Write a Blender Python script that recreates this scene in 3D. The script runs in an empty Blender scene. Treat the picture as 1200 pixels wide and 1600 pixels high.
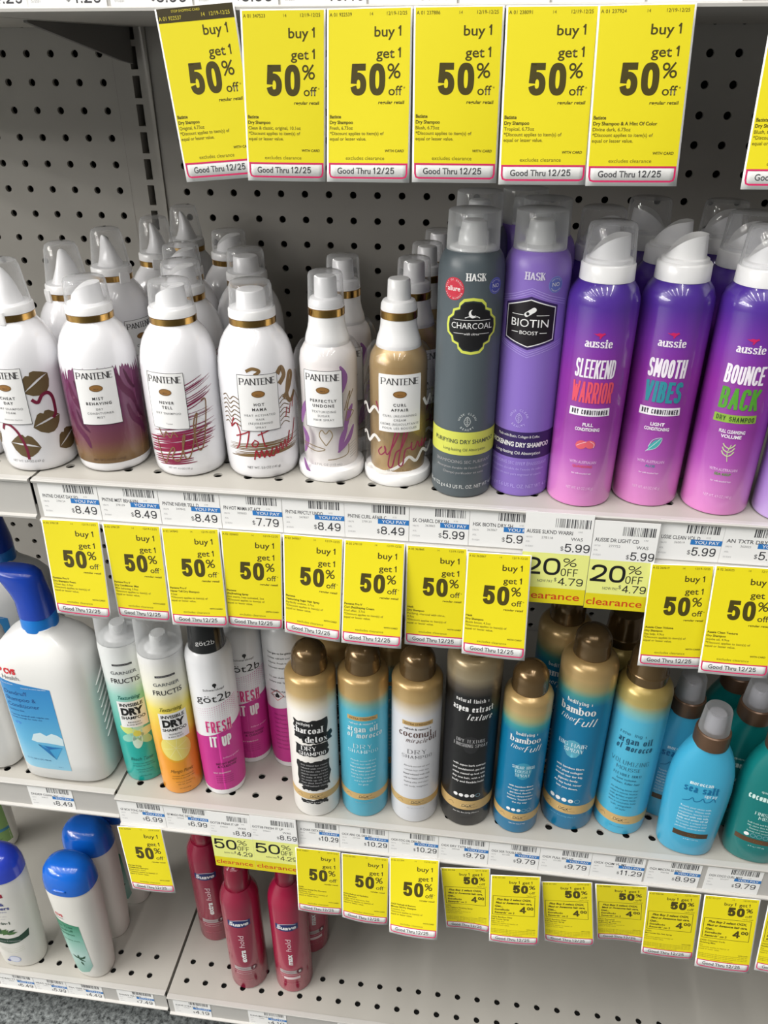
import bpy, bmesh, math, random
from mathutils import Vector, Matrix
random.seed(7)
C = bpy.context.scene.collection
MM = 0.001
Z0 = 1150.0            # floor lies 1150 mm below the camera
LEVEL = dict(top=0, upper=-293 + Z0, middle=-668 + Z0, base=-1045 + Z0)
EDGE = dict(top=-348, upper=-345, middle=-338, base=-331)

# ------------------------------------------------------------ camera, light
scn = bpy.context.scene
cd = bpy.data.cameras.new('camera'); cam = bpy.data.objects.new('camera', cd); C.objects.link(cam)
cd.sensor_fit = 'VERTICAL'; cd.sensor_height = 24.0; cd.lens = 1249.96 / 1600 * 24.0
cd.clip_start = 0.02; cd.clip_end = 60
_p, _y, _r = .5214, -.1323, -.0011
_F = Vector((math.sin(_y) * math.cos(_p), math.cos(_y) * math.cos(_p), -math.sin(_p)))
_R = Vector((math.cos(_y), -math.sin(_y), 0)); _U = _R.cross(_F)
_R2 = math.cos(_r) * _R + math.sin(_r) * _U; _U2 = -math.sin(_r) * _R + math.cos(_r) * _U
_m = Matrix((_R2, _U2, -_F)).transposed().to_4x4()
_m.translation = Vector((.39919, -.86649, (Z0 + .7) * MM)); cam.matrix_world = _m
scn.camera = cam
scn.view_settings.view_transform = 'Standard'; scn.view_settings.look = 'None'
scn.view_settings.exposure = 0.0; scn.view_settings.gamma = 1.0
scn.view_settings.use_curve_mapping = False

NEAR, SECOND, FAR = 11.2, 4.2, 88      # watts per fixture
w = bpy.data.worlds.new('store_air'); scn.world = w; w.use_nodes = True
w.node_tree.nodes['Background'].inputs[0].default_value = (1, .985, .96, 1)
w.node_tree.nodes['Background'].inputs[1].default_value = .13


def tube_light(x, y, z, sx, sy, power, col=(1, .97, .93)):
    l = bpy.data.lights.new('ceiling_tube', 'AREA'); l.shape = 'RECTANGLE'; l.size = sx; l.size_y = sy
    l.energy = power; l.color = col
    o = bpy.data.objects.new('ceiling_tube', l); C.objects.link(o); o.location = (x, y, z)
    return o


# rows of fluorescent fixtures over the aisle, in front of the shelving
for j, y in enumerate((-1.05, -2.2)):
    for i in range(9):
        tube_light(-3.3 + i * .55, y, 2.75, .06, 1.1, (NEAR, SECOND)[j])
# unseen rows added at left to send light in low under the top shelf
for y in (-2.6, -4.2, -6.):
    for x in (-6.6, -5.2, -3.8):
        tube_light(x, y, 2.75, .3, 1.2, FAR)

# ------------------------------------------------------------ materials
def lin(c):
    return tuple(((v / 255) / 12.92 if v / 255 <= .04045 else ((v / 255 + .055) / 1.055) ** 2.4) for v in c)


MATS = {}


def mat(name, rgb, rough=.5, metal=0., coat=0., spec=.5, noise=0.):
    if name in MATS: return MATS[name]
    m = bpy.data.materials.new(name); m.use_nodes = True
    nt = m.node_tree; b = nt.nodes['Principled BSDF']
    b.inputs['Base Color'].default_value = (*lin(rgb), 1); b.inputs['Roughness'].default_value = rough
    b.inputs['Metallic'].default_value = metal; b.inputs['Coat Weight'].default_value = coat
    b.inputs['Coat Roughness'].default_value = .08
    b.inputs['Specular IOR Level'].default_value = spec
    if noise:
        tc = nt.nodes.new('ShaderNodeTexCoord'); n = nt.nodes.new('ShaderNodeTexNoise')
        n.inputs['Scale'].default_value = 25; n.inputs['Detail'].default_value = 5
        mr = nt.nodes.new('ShaderNodeMapRange'); mr.inputs[3].default_value = 1 - noise; mr.inputs[4].default_value = 1 + noise
        mx = nt.nodes.new('ShaderNodeMix'); mx.data_type = 'RGBA'; mx.blend_type = 'MULTIPLY'; mx.inputs[0].default_value = 1
        mx.inputs[6].default_value = (*lin(rgb), 1)
        nt.links.new(tc.outputs['Object'], n.inputs['Vector']); nt.links.new(n.outputs[0], mr.inputs[0])
        nt.links.new(mr.outputs[0], mx.inputs[7]); nt.links.new(mx.outputs[2], b.inputs['Base Color'])
    MATS[name] = m
    return m


def fade(name, stops, height, rough=.35, metal=None, coat=0.):
    """printed colour fade along a can; stops = [(mm, rgb)], metal = [(mm, value)]"""
    if name in MATS: return MATS[name]
    m = bpy.data.materials.new(name); m.use_nodes = True
    nt = m.node_tree; b = nt.nodes['Principled BSDF']
    tc = nt.nodes.new('ShaderNodeTexCoord'); sp = nt.nodes.new('ShaderNodeSeparateXYZ')
    mu = nt.nodes.new('ShaderNodeMath'); mu.operation = 'MULTIPLY'; mu.inputs[1].default_value = 1000.0 / height
    nt.links.new(tc.outputs['Object'], sp.inputs[0]); nt.links.new(sp.outputs['Z'], mu.inputs[0])

    def ramp(st, colour):
        r = nt.nodes.new('ShaderNodeValToRGB'); e = r.color_ramp.elements
        while len(e) < len(st): e.new(.5)
        for k, (z, c) in enumerate(st):
            e[k].position = min(1, max(0, z / height))
        for k, (z, c) in enumerate(st):
            e[k].color = (*lin(c), 1) if colour else (c, c, c, 1)
        nt.links.new(mu.outputs[0], r.inputs[0]); return r
    nt.links.new(ramp(stops, True).outputs[0], b.inputs['Base Color'])
    if metal: nt.links.new(ramp(metal, False).outputs[0], b.inputs['Metallic'])
    b.inputs['Roughness'].default_value = rough; b.inputs['Coat Weight'].default_value = coat
    b.inputs['Coat Roughness'].default_value = .06
    MATS[name] = m
    return m


def clear(name, milk=.12, tint=(235, 238, 242), gloss=.9):
    if name in MATS: return MATS[name]
    m = bpy.data.materials.new(name); m.use_nodes = True
    nt = m.node_tree; nt.nodes.remove(nt.nodes['Principled BSDF']); out = nt.nodes['Material Output']
    tr = nt.nodes.new('ShaderNodeBsdfTransparent'); tr.inputs[0].default_value = (*lin(tint), 1)
    df = nt.nodes.new('ShaderNodeBsdfDiffuse'); df.inputs[0].default_value = (.8, .81, .82, 1)
    tl = nt.nodes.new('ShaderNodeBsdfTranslucent'); tl.inputs[0].default_value = (.8, .81, .82, 1)
    a = nt.nodes.new('ShaderNodeMixShader'); a.inputs[0].default_value = .5
    nt.links.new(df.outputs[0], a.inputs[1]); nt.links.new(tl.outputs[0], a.inputs[2])
    mx = nt.nodes.new('ShaderNodeMixShader')
    lw = nt.nodes.new('ShaderNodeLayerWeight'); lw.inputs[0].default_value = .35
    mr = nt.nodes.new('ShaderNodeMapRange'); mr.inputs[3].default_value = milk * .5; mr.inputs[4].default_value = min(.9, milk * 3)
    nt.links.new(lw.outputs['Facing'], mr.inputs[0]); nt.links.new(mr.outputs[0], mx.inputs[0])
    nt.links.new(tr.outputs[0], mx.inputs[1]); nt.links.new(a.outputs[0], mx.inputs[2])
    gl = nt.nodes.new('ShaderNodeBsdfGlossy'); gl.inputs['Roughness'].default_value = .07
    fr = nt.nodes.new('ShaderNodeFresnel'); fr.inputs[0].default_value = 1.42
    g2 = nt.nodes.new('ShaderNodeMath'); g2.operation = 'MULTIPLY'; g2.inputs[1].default_value = gloss
    ge = nt.nodes.new('ShaderNodeNewGeometry'); inv = nt.nodes.new('ShaderNodeMath'); inv.operation = 'SUBTRACT'; inv.inputs[0].default_value = 1
    g3 = nt.nodes.new('ShaderNodeMath'); g3.operation = 'MULTIPLY'
    nt.links.new(ge.outputs['Backfacing'], inv.inputs[1]); nt.links.new(fr.outputs[0], g3.inputs[0]); nt.links.new(inv.outputs[0], g3.inputs[1])
    nt.links.new(g3.outputs[0], g2.inputs[0])
    m2 = nt.nodes.new('ShaderNodeMixShader')
    nt.links.new(g2.outputs[0], m2.inputs[0]); nt.links.new(mx.outputs[0], m2.inputs[1]); nt.links.new(gl.outputs[0], m2.inputs[2])
    nt.links.new(m2.outputs[0], out.inputs[0])
    MATS[name] = m
    return m


def ink(rgb, rough=.45):
    return mat('ink_%02x%02x%02x' % tuple(rgb), rgb, rough)


WHITE = mat('white_plastic', (244, 244, 245), .3, coat=.3)
GOLD = mat('gold_foil', (190, 150, 85), .18, metal=1)
BRONZE = mat('bronze_cap', (120, 96, 62), .22, metal=.55, coat=.4)
CLEAR = clear('clear_cap', .2, (254, 254, 255), 1.)
MILKY = clear('milky_cap', .46, (252, 253, 253), .7)
SMOKY = clear('grey_clear_cap', .3, (200, 200, 205), .8)
STEEL = mat('painted_steel', (172, 169, 162), .45, noise=.05)
PANEL = mat('grey_panel', (164, 161, 155), .55, noise=.05)
DARK = mat('painted_gap_shade', (10, 10, 10), .9)  # black put in for the shade inside holes, slots and hollow shelves
RAIL = mat('rail_grey', (186, 184, 180), .35)
PAPER = mat('label_paper', (244, 244, 243), .5)
YELLOW = mat('tag_yellow', (226, 212, 20), .55)
PALE = mat('clearance_pale', (236, 240, 140), .5)


# ------------------------------------------------------------ mesh building
class MB:
    def __init__(s): s.v = []; s.f = []; s.m = []; s.k = []

    def add(s, vs, fs, mi=0, smooth=True):
        b = len(s.v); s.v += [tuple(v) for v in vs]
        for f in fs: s.f.append([i + b for i in f]); s.m.append(mi); s.k.append(smooth)
        return s

    def lathe(s, prof, n=48, mi=0, cx=0, cy=0, cap0=True, cap1=True, sx=1., sy=1.):
        vs = []; fs = []
        for z, r in prof:
            for i in range(n):
                a = 2 * math.pi * i / n; vs.append((cx + r * sx * math.cos(a), cy + r * sy * math.sin(a), z))
        for j in range(len(prof) - 1):
            for i in range(n):
                k = (i + 1) % n; fs.append([j * n + i, j * n + k, (j + 1) * n + k, (j + 1) * n + i])
        if cap0: fs.append(list(range(n))[::-1])
        if cap1: fs.append([(len(prof) - 1) * n + i for i in range(n)])
        return s.add(vs, fs, mi)

    def loft(s, secs, n=56, mi=0, e=2.4):
        """superellipse sections (z, a, b, dx, dy)"""
        vs = []; fs = []
        for q in secs:
            z, a, b = q[:3]; dx, dy = (q[3], q[4]) if len(q) > 3 else (0, 0)
            for i in range(n):
                x, y = sup(2 * math.pi * i / n, a, b, e); vs.append((x + dx, y + dy, z))
        for j in range(len(secs) - 1):
            for i in range(n):
                k = (i + 1) % n; fs.append([j * n + i, j * n + k, (j + 1) * n + k, (j + 1) * n + i])
        fs.append(list(range(n))[::-1]); fs.append([(len(secs) - 1) * n + i for i in range(n)])
        return s.add(vs, fs, mi)

    def box(s, x0, x1, y0, y1, z0, z1, mi=0):
        vs = [(x, y, z) for z in (z0, z1) for y in (y0, y1) for x in (x0, x1)]
        return s.add(vs, [[0, 2, 3, 1], [4, 5, 7, 6], [0, 1, 5, 4], [2, 6, 7, 3], [0, 4, 6, 2], [1, 3, 7, 5]], mi, False)

    def prism_x(s, yz, x0, x1, mi=0):
        n = len(yz); vs = [(x0, y, z) for y, z in yz] + [(x1, y, z) for y, z in yz]
        fs = [[i, (i + 1) % n, n + (i + 1) % n, n + i] for i in range(n)] + [list(range(n))[::-1], [n + i for i in range(n)]]
        return s.add(vs, fs, mi, False)

    def mesh(s, name, mats, angle=38):
        me = bpy.data.meshes.new(name)
        me.from_pydata([(x * MM, y * MM, z * MM) for x, y, z in s.v], [], s.f)
        for m in mats: me.materials.append(m)
        me.polygons.foreach_set('material_index', s.m); me.polygons.foreach_set('use_smooth', s.k)
        me.update()
        bm = bmesh.new(); bm.from_mesh(me); bmesh.ops.recalc_face_normals(bm, faces=bm.faces[:]); bm.to_mesh(me); bm.free()
        me.set_sharp_from_angle(angle=math.radians(angle))
        return me


def sup(t, a, b, e):
    c, s_ = math.cos(t), math.sin(t)
    return a * math.copysign(abs(c) ** (2 / e), c), b * math.copysign(abs(s_) ** (2 / e), s_)


def link(name, me, parent=None, loc=None):
    o = bpy.data.objects.new(name, me); C.objects.link(o)
    if parent: o.parent = parent
    if loc: o.location = [v * MM for v in loc]
    return o


def tag(o, label=None, cat=None, group=None, kind=None):
    if label: o['label'] = label
    if cat: o['category'] = cat
    if group: o['group'] = group
    if kind: o['kind'] = kind
    return o


# ------------------------------------------------------------ flat print
_tc = bpy.data.curves.new('lettering', 'FONT'); _to = bpy.data.objects.new('lettering', _tc); _cache = {}


def glyphs(body, bold=0., track=1.):
    k = (body, bold, track)
    if k not in _cache:
        _tc.body = body; _tc.offset = bold; _tc.space_character = track; _tc.resolution_u = 3
        me = _to.to_mesh()
        vs = [(v.co.x, v.co.y) for v in me.vertices]; fs = [list(p.vertices) for p in me.polygons]
        _to.to_mesh_clear(); _cache[k] = (vs, fs)
    return _cache[k]

_loop = lambda cx, cy, rx, ry, e=2.6: [sup(2 * math.pi * k / 20, rx, ry, e) for k in range(20)] and [(cx + sup(2 * math.pi * k / 20, rx, ry, e)[0], cy + sup(2 * math.pi * k / 20, rx, ry, e)[1]) for k in range(20)]
_S = [(.97, .8), (.82, .96), (.5, 1), (.14, .94), (.02, .75), (.2, .57), (.8, .44), (.99, .25), (.86, .05), (.5, 0), (.14, .05), (.01, .22)]
_C = [(1, .76), (.88, .94), (.5, 1), (.12, .93), (0, .72), (0, .28), (.12, .07), (.5, 0), (.88, .06), (1, .24)]
_6 = [(.94, .82), (.8, .96), (.5, 1), (.14, .9), (.01, .55), (.02, .25), (.16, .06), (.5, 0), (.86, .07), (1, .3), (.88, .53), (.5, .62), (.14, .52), (.02, .36)]
# strokes of an upright condensed sans; 's' smooth, 'l' straight, 'o' closed
SK = {'0': [('o', _loop(.5, .5, .5, .5))], 'O': [('o', _loop(.5, .5, .5, .5))], '1': [('l', [(.1, .8), (.55, 1), (.55, 0)])],
      '2': [('s', [(.02, .7), (.14, .93), (.5, 1), (.86, .93), (.98, .72), (.82, .46), (.38, .2), (0, 0)]), ('l', [(0, 0), (1, 0)])],
      '3': [('s', [(.02, .78), (.15, .95), (.5, 1), (.88, .93), (.95, .74), (.78, .56), (.4, .53)]), ('s', [(.4, .53), (.82, .49), (1, .28), (.86, .06), (.5, 0), (.14, .06), (0, .25)])],
      '4': [('l', [(.74, 0), (.74, 1), (0, .27), (1, .27)])], '5': [('l', [(.93, 1), (.13, 1), (.05, .48)]), ('s', [(.05, .48), (.25, .61), (.55, .65), (.88, .54), (1, .32), (.88, .08), (.5, 0), (.14, .06), (0, .24)])],
      '6': [('s', _6)], '9': [('s', [(1 - x, 1 - y) for x, y in _6])], '7': [('l', [(0, 1), (1, 1), (.35, 0)])], '8': [('o', _loop(.5, .765, .44, .235, 2.2)), ('o', _loop(.5, .265, .5, .265, 2.2))],
      '.': [('l', [(.5, 0), (.5, .02)])], '/': [('l', [(0, 0), (1, 1)])], '%': [('o', _loop(.22, .76, .22, .22, 2)), ('o', _loop(.78, .24, .22, .22, 2)), ('l', [(.12, 0), (.88, 1)])], '$': [('s', _S), ('l', [(.5, -.1), (.5, 1.1)])],
      'S': [('s', _S)], 'C': [('s', _C)], 'L': [('l', [(0, 1), (0, 0), (1, 0)])], 'E': [('l', [(1, 1), (0, 1), (0, 0), (1, 0)]), ('l', [(0, .52), (.86, .52)])], 'F': [('l', [(1, 1), (0, 1), (0, 0)]), ('l', [(0, .5), (.86, .5)])],
      'K': [('l', [(0, 0), (0, 1)]), ('l', [(1, 1), (.05, .4)]), ('l', [(.36, .6), (1, 0)])], 'N': [('l', [(0, 0), (0, 1)]), ('l', [(0, 1), (1, 0)]), ('l', [(1, 0), (1, 1)])],
      'D': [('l', [(0, 0), (0, 1)]), ('s', [(0, 1), (.45, .99), (.85, .9), (1, .65), (1, .35), (.85, .1), (.45, .01), (0, 0)])], 'W': [('l', [(0, 1), (.25, 0), (.5, .8), (.75, 0), (1, 1)])], 'A': [('l', [(0, 0), (.5, 1), (1, 0)]), ('l', [(.17, .28), (.83, .28)])],
      'R': [('l', [(0, 0), (0, 1)]), ('s', [(0, 1), (.55, 1), (.92, .92), (1, .73), (.9, .53), (.55, .46), (0, .46)]), ('l', [(.48, .46), (1, 0)])], 'P': [('l', [(0, 0), (0, 1)]), ('s', [(0, 1), (.55, 1), (.92, .92), (1, .72), (.9, .51), (.55, .44), (0, .44)])],
      'I': [('l', [(.5, 0), (.5, 1)])], 'M': [('l', [(0, 0), (0, 1)]), ('l', [(0, 1), (.5, .25), (1, 1)]), ('l', [(1, 1), (1, 0)])], 'T': [('l', [(0, 1), (1, 1)]), ('l', [(.5, 1), (.5, 0)])], 'H': [('l', [(0, 0), (0, 1)]), ('l', [(1, 0), (1, 1)]), ('l', [(0, .5), (1, .5)])],
      'V': [('l', [(0, 1), (.5, 0), (1, 1)])], 'B': [('l', [(0, 0), (0, 1)]), ('s', [(0, 1), (.55, 1), (.9, .93), (.94, .75), (.84, .58), (.5, .53), (0, .53)]), ('s', [(.4, .53), (.85, .47), (1, .28), (.92, .07), (.55, 0), (0, 0)])],
      'U': [('s', [(0, 1), (0, .6), (.01, .25), (.16, .05), (.5, 0), (.84, .05), (.99, .25), (1, .6), (1, 1)])], 'Y': [('l', [(0, 1), (.5, .45), (1, 1)]), ('l', [(.5, .5), (.5, 0)])], 'X': [('l', [(0, 0), (1, 1)]), ('l', [(0, 1), (1, 0)])]}
SKW = {'I': .16, '1': .62, '.': .12, 'M': 1.4, 'W': 1.8, 'V': 1.25, 'A': 1.15, 'N': 1.15, 'E': .84, 'L': .8, 'F': .82, '/': .7}


_bb = [(0, .5), (.28, .66), (.7, .65), (1, .33), (.7, .01), (.28, 0), (0, .16)]
_nn = [(0, .46), (.35, .64), (.75, .65), (.98, .46), (1, .2), (1, 0)]
SK.update({'a': [('s', [(.1, .54), (.3, .65), (.6, .65), (.84, .55), (.88, .36)]), ('l', [(.88, .42), (.88, 0)]), ('s', [(.88, .38), (.4, .35), (.04, .18), (.22, .0), (.58, .03), (.88, .16)])],
           'b': [('l', [(0, 1), (0, 0)]), ('s', _bb)], 'c': [('s', [(.95, .52), (.72, .65), (.35, .63), (0, .33), (.35, .02), (.75, .01), (.98, .18)])],
           'd': [('l', [(1, 1), (1, 0)]), ('s', [(1 - x, y) for x, y in _bb])], 'e': [('s', [(.03, .36), (.5, .37), (.96, .38), (.84, .58), (.5, .66), (.12, .57), (0, .33), (.15, .06), (.5, 0), (.85, .05), (.97, .17)])],
           'f': [('s', [(.95, .93), (.65, 1), (.38, .9), (.34, .6), (.34, 0)]), ('l', [(0, .63), (.8, .63)])], 'g': [('s', [(1 - x, y) for x, y in _bb]), ('s', [(1, .62), (1, .1), (.95, -.2), (.6, -.31), (.2, -.29), (.04, -.18)])],
           'h': [('l', [(0, 1), (0, 0)]), ('s', _nn)], 'i': [('l', [(.5, .66), (.5, 0)]), ('d', [(.5, .88)])], 'k': [('l', [(0, 1), (0, 0)]), ('l', [(.9, .66), (.05, .26)]), ('l', [(.35, .44), (1, 0)])], 'l': [('l', [(.5, 1), (.5, 0)])],
           'm': [('l', [(0, .66), (0, 0)]), ('s', [(0, .48), (.2, .64), (.4, .63), (.49, .42), (.5, 0)]), ('s', [(.5, .48), (.7, .64), (.9, .63), (.99, .42), (1, 0)])], 'n': [('l', [(0, .66), (0, 0)]), ('s', _nn)],
           'o': [('o', _loop(.5, .33, .5, .33, 2.1))], 'p': [('l', [(0, .66), (0, -.3)]), ('s', _bb)], 'r': [('l', [(0, .66), (0, 0)]), ('s', [(0, .4), (.35, .62), (.7, .66), (.95, .58)])],
           's': [('s', [(x, y * .66) for x, y in _S])], 't': [('s', [(.36, .95), (.36, .3), (.42, .06), (.7, 0), (.98, .1)]), ('l', [(0, .64), (.9, .64)])], 'u': [('s', [(0, .66), (0, .25), (.15, .03), (.5, 0), (1, .25)]), ('l', [(1, .66), (1, 0)])],
           'v': [('l', [(0, .66), (.5, 0), (1, .66)])], 'y': [('l', [(0, .66), (.5, 0)]), ('l', [(1, .66), (.3, -.3)])], 'x': [('l', [(0, .66), (1, 0)]), ('l', [(0, 0), (1, .66)])], 'z': [('l', [(0, .66), (1, .66), (0, 0), (1, 0)])], '+': [('l', [(0, .33), (1, .33)]), ('l', [(.5, .05), (.5, .6)])],
           'G': [('s', _C[:-1] + [(1, .2)]), ('l', [(1, .42), (1, .05)])], 'Z': [('l', [(0, 1), (1, 1), (0, 0), (1, 0)])], 'Q': [('o', _loop(.5, .5, .5, .5, 2.2)), ('l', [(.6, .2), (1, -.1)])], '-': [('l', [(.1, .35), (.9, .35)])]})
SKW.update({'i': .3, 'l': .3, 'f': .62, 't': .62, 'r': .72, 's': .78, 'm': 1.6, 'a': .9, 'e': .88, 'c': .86, '+': .6})


class Art:
    def __init__(s): s.v = []; s.f = []; s.m = []; s.mats = []

    def mi(s, m):
        if m not in s.mats: s.mats.append(m)
        return s.mats.index(m)

    def put(s, vs, fs, m, lay):
        b = len(s.v); s.v += [(x, y, lay) for x, y in vs]; i = s.mi(m)
        for f in fs: s.f.append([k + b for k in f]); s.m.append(i)

    def text(s, body, x, y, h, m, w=None, bold=0., al='C', shear=0., track=1., lay=3, rot=0., maxw=None):
        vs, fs = glyphs(body, bold, track)
        if not vs: return
        x0 = min(v[0] for v in vs); x1 = max(v[0] for v in vs); k = h / .7
        kx = k if w is None else w / (x1 - x0)
        if maxw and kx * (x1 - x0) > maxw: kx = maxw / (x1 - x0)
        W = kx * (x1 - x0); ox = {'C': -W / 2, 'L': 0, 'R': -W}[al]; c, q = math.cos(rot), math.sin(rot); o = []
        for a, b in vs:
            px = (a - x0) * kx + ox; py = b * k - h / 2; px += py * shear
            o.append((x + px * c - py * q, y + px * q + py * c))
        s.put(o, fs, m, lay)

    def sk(s, body, x, y, h, w, sw, m, al='C', lay=3, gap=.28, shear=0.):
        """condensed upright lettering drawn with strokes sw wide, total width w"""
        ws = [SKW.get(c, 1.) if c != ' ' else .5 for c in body]; n = len(body)
        # letters share what is left after strokes and gaps
        g = sw * gap; avail = w - n * sw - g * (n - 1); u = max(.05, avail / max(.1, sum(k if k > .2 else 0 for k in ws)))
        x0 = x - {'C': w / 2, 'L': 0, 'R': w}[al]; y0 = y - h / 2
        for c, k in zip(body, ws):
            cw = (k if k > .2 else 0) * u
            for t, pts in SK.get(c, []):
                P = [(x0 + sw / 2 + a * cw if cw else x0 + sw / 2, y0 + sw / 2 + b * (h - sw)) for a, b in pts]
                P = [(a + (b - y) * shear, b) for a, b in P]
                if t == 'l':
                    if c == '.': P = [(P[0][0], P[0][1] - sw / 2), (P[0][0], P[0][1] + sw * .6)]
                    elif len(P) > 0:
                        q = []
                        for i, (a, b) in enumerate(P):      # run stroke ends out to the letter's edge
                            q.append((a, b))
                        for e, o in ((0, 1), (-1, -2)):
                            dx, dy = q[e][0] - q[o][0], q[e][1] - q[o][1]; l = math.hypot(dx, dy) or 1; q[e] = (q[e][0] + dx / l * sw / 2, q[e][1] + dy / l * sw / 2)
                        P = q
                    for i in range(len(P) - 1):
                        a, b = P[i], P[i + 1]; dx, dy = b[0] - a[0], b[1] - a[1]; l = math.hypot(dx, dy) or 1; dx /= l; dy /= l
                        e0 = sw * .42 if i else 0; e1 = sw * .42 if i < len(P) - 2 else 0
                        s.stroke([(a[0] - dx * e0, a[1] - dy * e0), (b[0] + dx * e1, b[1] + dy * e1)], sw, m, lay, smooth=False)
                else: s.stroke(P, sw, m, lay, closed=(t == 'o'))
            x0 += cw + sw + g

    def serif(s, body, x, y, h, w, m, al='C', lay=3, fat=.15, thin=.04, shear=0., gap=.27):
        """book lettering with fat stems, hairlines and small feet; h = capital height, y = middle of it"""
        T, t = fat * h, thin * h
        ws = [SKW.get(c, 1.) if c != ' ' else .55 for c in body]; n = len(body); g = gap * h
        u = (w - g * (n - 1) - T) / sum(ws); x0 = x - {'C': w / 2, 'L': 0, 'R': w}[al] + T / 2; y0 = y - h / 2

        def nib(P, closed=False):
            k = len(P); vs = []; fs = []
            for i in range(k):
                a = P[(i - 1) % k if closed else max(0, i - 1)]; b = P[(i + 1) % k if closed else min(k - 1, i + 1)]
                dx, dy = b[0] - a[0], b[1] - a[1]; l = math.hypot(dx, dy) or 1; v = abs(dy) / l
                if dx * dy > 0 and v < .985: v *= .35 if v < .9 and not closed and k < 4 else .85
                q = (t + (T - t) * v ** 1.6) / 2; vs += [(P[i][0] - dy / l * q, P[i][1] + dx / l * q), (P[i][0] + dy / l * q, P[i][1] - dx / l * q)]
            for i in range(k if closed else k - 1):
                j = (i + 1) % k; fs.append([2 * i, 2 * i + 1, 2 * j + 1, 2 * j])
            vs = [(a + (b - y0) * shear, b) for a, b in vs]; s.put(vs, fs, m, lay)

        def curve(pts, closed):
            q = []; k = len(pts); f = (lambda i: pts[i % k]) if closed else (lambda i: pts[max(0, min(k - 1, i))])
            for i in range(k if closed else k - 1):
                a, b, c, d = f(i - 1), f(i), f(i + 1), f(i + 2)
                for e in range(4):
                    r = e / 4; q.append(tuple(.5 * (2 * b[j] + (c[j] - a[j]) * r + (2 * a[j] - 5 * b[j] + 4 * c[j] - d[j]) * r * r + (3 * b[j] - a[j] - 3 * c[j] + d[j]) * r ** 3) for j in (0, 1)))
            return q if closed else q + [pts[-1]]
        for c, k in zip(body, ws):
            cw = k * u
            for ty, pts in SK.get(c, []):
                P = [(x0 + a * cw, y0 + b * h) for a, b in pts]
                if ty == 'd': s.ell(P[0][0] + (P[0][1] - y0) * shear, P[0][1], T * .62, T * .62, m, lay, 10)
                elif ty == 'l':
                    for a, b in zip(P, P[1:]):
                        nib([a, b])
                        if abs(a[0] - b[0]) < .15 * h and not shear:
                            for q in (a, b): s.rect(q[0] - T * .95, q[1] - t / 2, q[0] + T * .95, q[1] + t / 2, m, lay)
                else: nib(curve(P, ty == 'o'), ty == 'o')
            x0 += cw + g

    def arc(s, body, cx, cy, r, h, m, mid=90, lay=3, bold=0., under=False, step=None):
        st = step or math.degrees(h * 1.15 / r); n = len(body)
        for i, ch in enumerate(body):
            if ch == ' ': continue
            a = mid + (st * (i - (n - 1) / 2) if under else -st * (i - (n - 1) / 2)); t = math.radians(a)
            s.text(ch, cx + r * math.cos(t), cy + r * math.sin(t), h, m, bold=bold, lay=lay, rot=t - math.pi / 2 + (math.pi if under else 0))

    def rect(s, x0, y0, x1, y1, m, lay=1): s.put([(x0, y0), (x1, y0), (x1, y1), (x0, y1)], [[0, 1, 2, 3]], m, lay)

    def poly(s, pts, m, lay=1): s.put(pts, [list(range(len(pts)))], m, lay)

    def ell(s, cx, cy, rx, ry, m, lay=1, n=24, rot=0.):
        c, q = math.cos(rot), math.sin(rot)
        s.poly([(cx + rx * math.cos(t) * c - ry * math.sin(t) * q, cy + rx * math.cos(t) * q + ry * math.sin(t) * c)
                for t in [2 * math.pi * i / n for i in range(n)]], m, lay)

    def stroke(s, pts, wd, m, lay=2, closed=False, smooth=True, taper=False):
        if smooth and len(pts) > 2:
            q = []; n = len(pts); R = range(n if closed else n - 1)
            g = (lambda i: pts[i % n]) if closed else (lambda i: pts[max(0, min(n - 1, i))])
            for i in R:
                a, b, c, d = g(i - 1), g(i), g(i + 1), g(i + 2)
                for k in range(6):
                    t = k / 6
                    q.append(tuple(.5 * (2 * b[j] + (c[j] - a[j]) * t + (2 * a[j] - 5 * b[j] + 4 * c[j] - d[j]) * t * t + (3 * b[j] - a[j] - 3 * c[j] + d[j]) * t ** 3) for j in (0, 1)))
            if not closed: q.append(pts[-1])
            pts = q
        n = len(pts); vs = []; fs = []
        for i in range(n):
            a = pts[(i - 1) % n if closed else max(0, i - 1)]; b = pts[(i + 1) % n if closed else min(n - 1, i + 1)]
            dx, dy = b[0] - a[0], b[1] - a[1]; l = math.hypot(dx, dy) or 1; h = wd / 2
            if taper: h *= .25 + .75 * math.sin(math.pi * min(1, max(0, i / (n - 1))))
            vs += [(pts[i][0] - dy / l * h, pts[i][1] + dx / l * h), (pts[i][0] + dy / l * h, pts[i][1] - dx / l * h)]
        for i in range(n if closed else n - 1):
            k = (i + 1) % n; fs.append([2 * i, 2 * i + 1, 2 * k + 1, 2 * k])
        s.put(vs, fs, m, lay)

    def frame(s, x0, y0, x1, y1, wd, m, lay=2):
        s.rect(x0, y0, x1, y0 + wd, m, lay); s.rect(x0, y1 - wd, x1, y1, m, lay)
        s.rect(x0, y0 + wd, x0 + wd, y1 - wd, m, lay); s.rect(x1 - wd, y0 + wd, x1, y1 - wd, m, lay)

    def lines(s, rows, x, y0, dy, h, m, bold=0., al='C', maxw=None, lay=3, shear=0):
        for i, r in enumerate(rows): s.text(r, x, y0 - i * dy, h, m, bold=bold, al=al, maxw=maxw, lay=lay, shear=shear)

    def barcode(s, x0, y0, x1, y1, m, lay=2, seed=1):
        r = random.Random(seed); x = x0
        while x < x1 - .5:
            wd = r.choice((.35, .35, .7, 1.0)); s.rect(x, y0, min(x1, x + wd), y1, m, lay); x += wd + r.choice((.4, .4, .7, 1.0))

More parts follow.
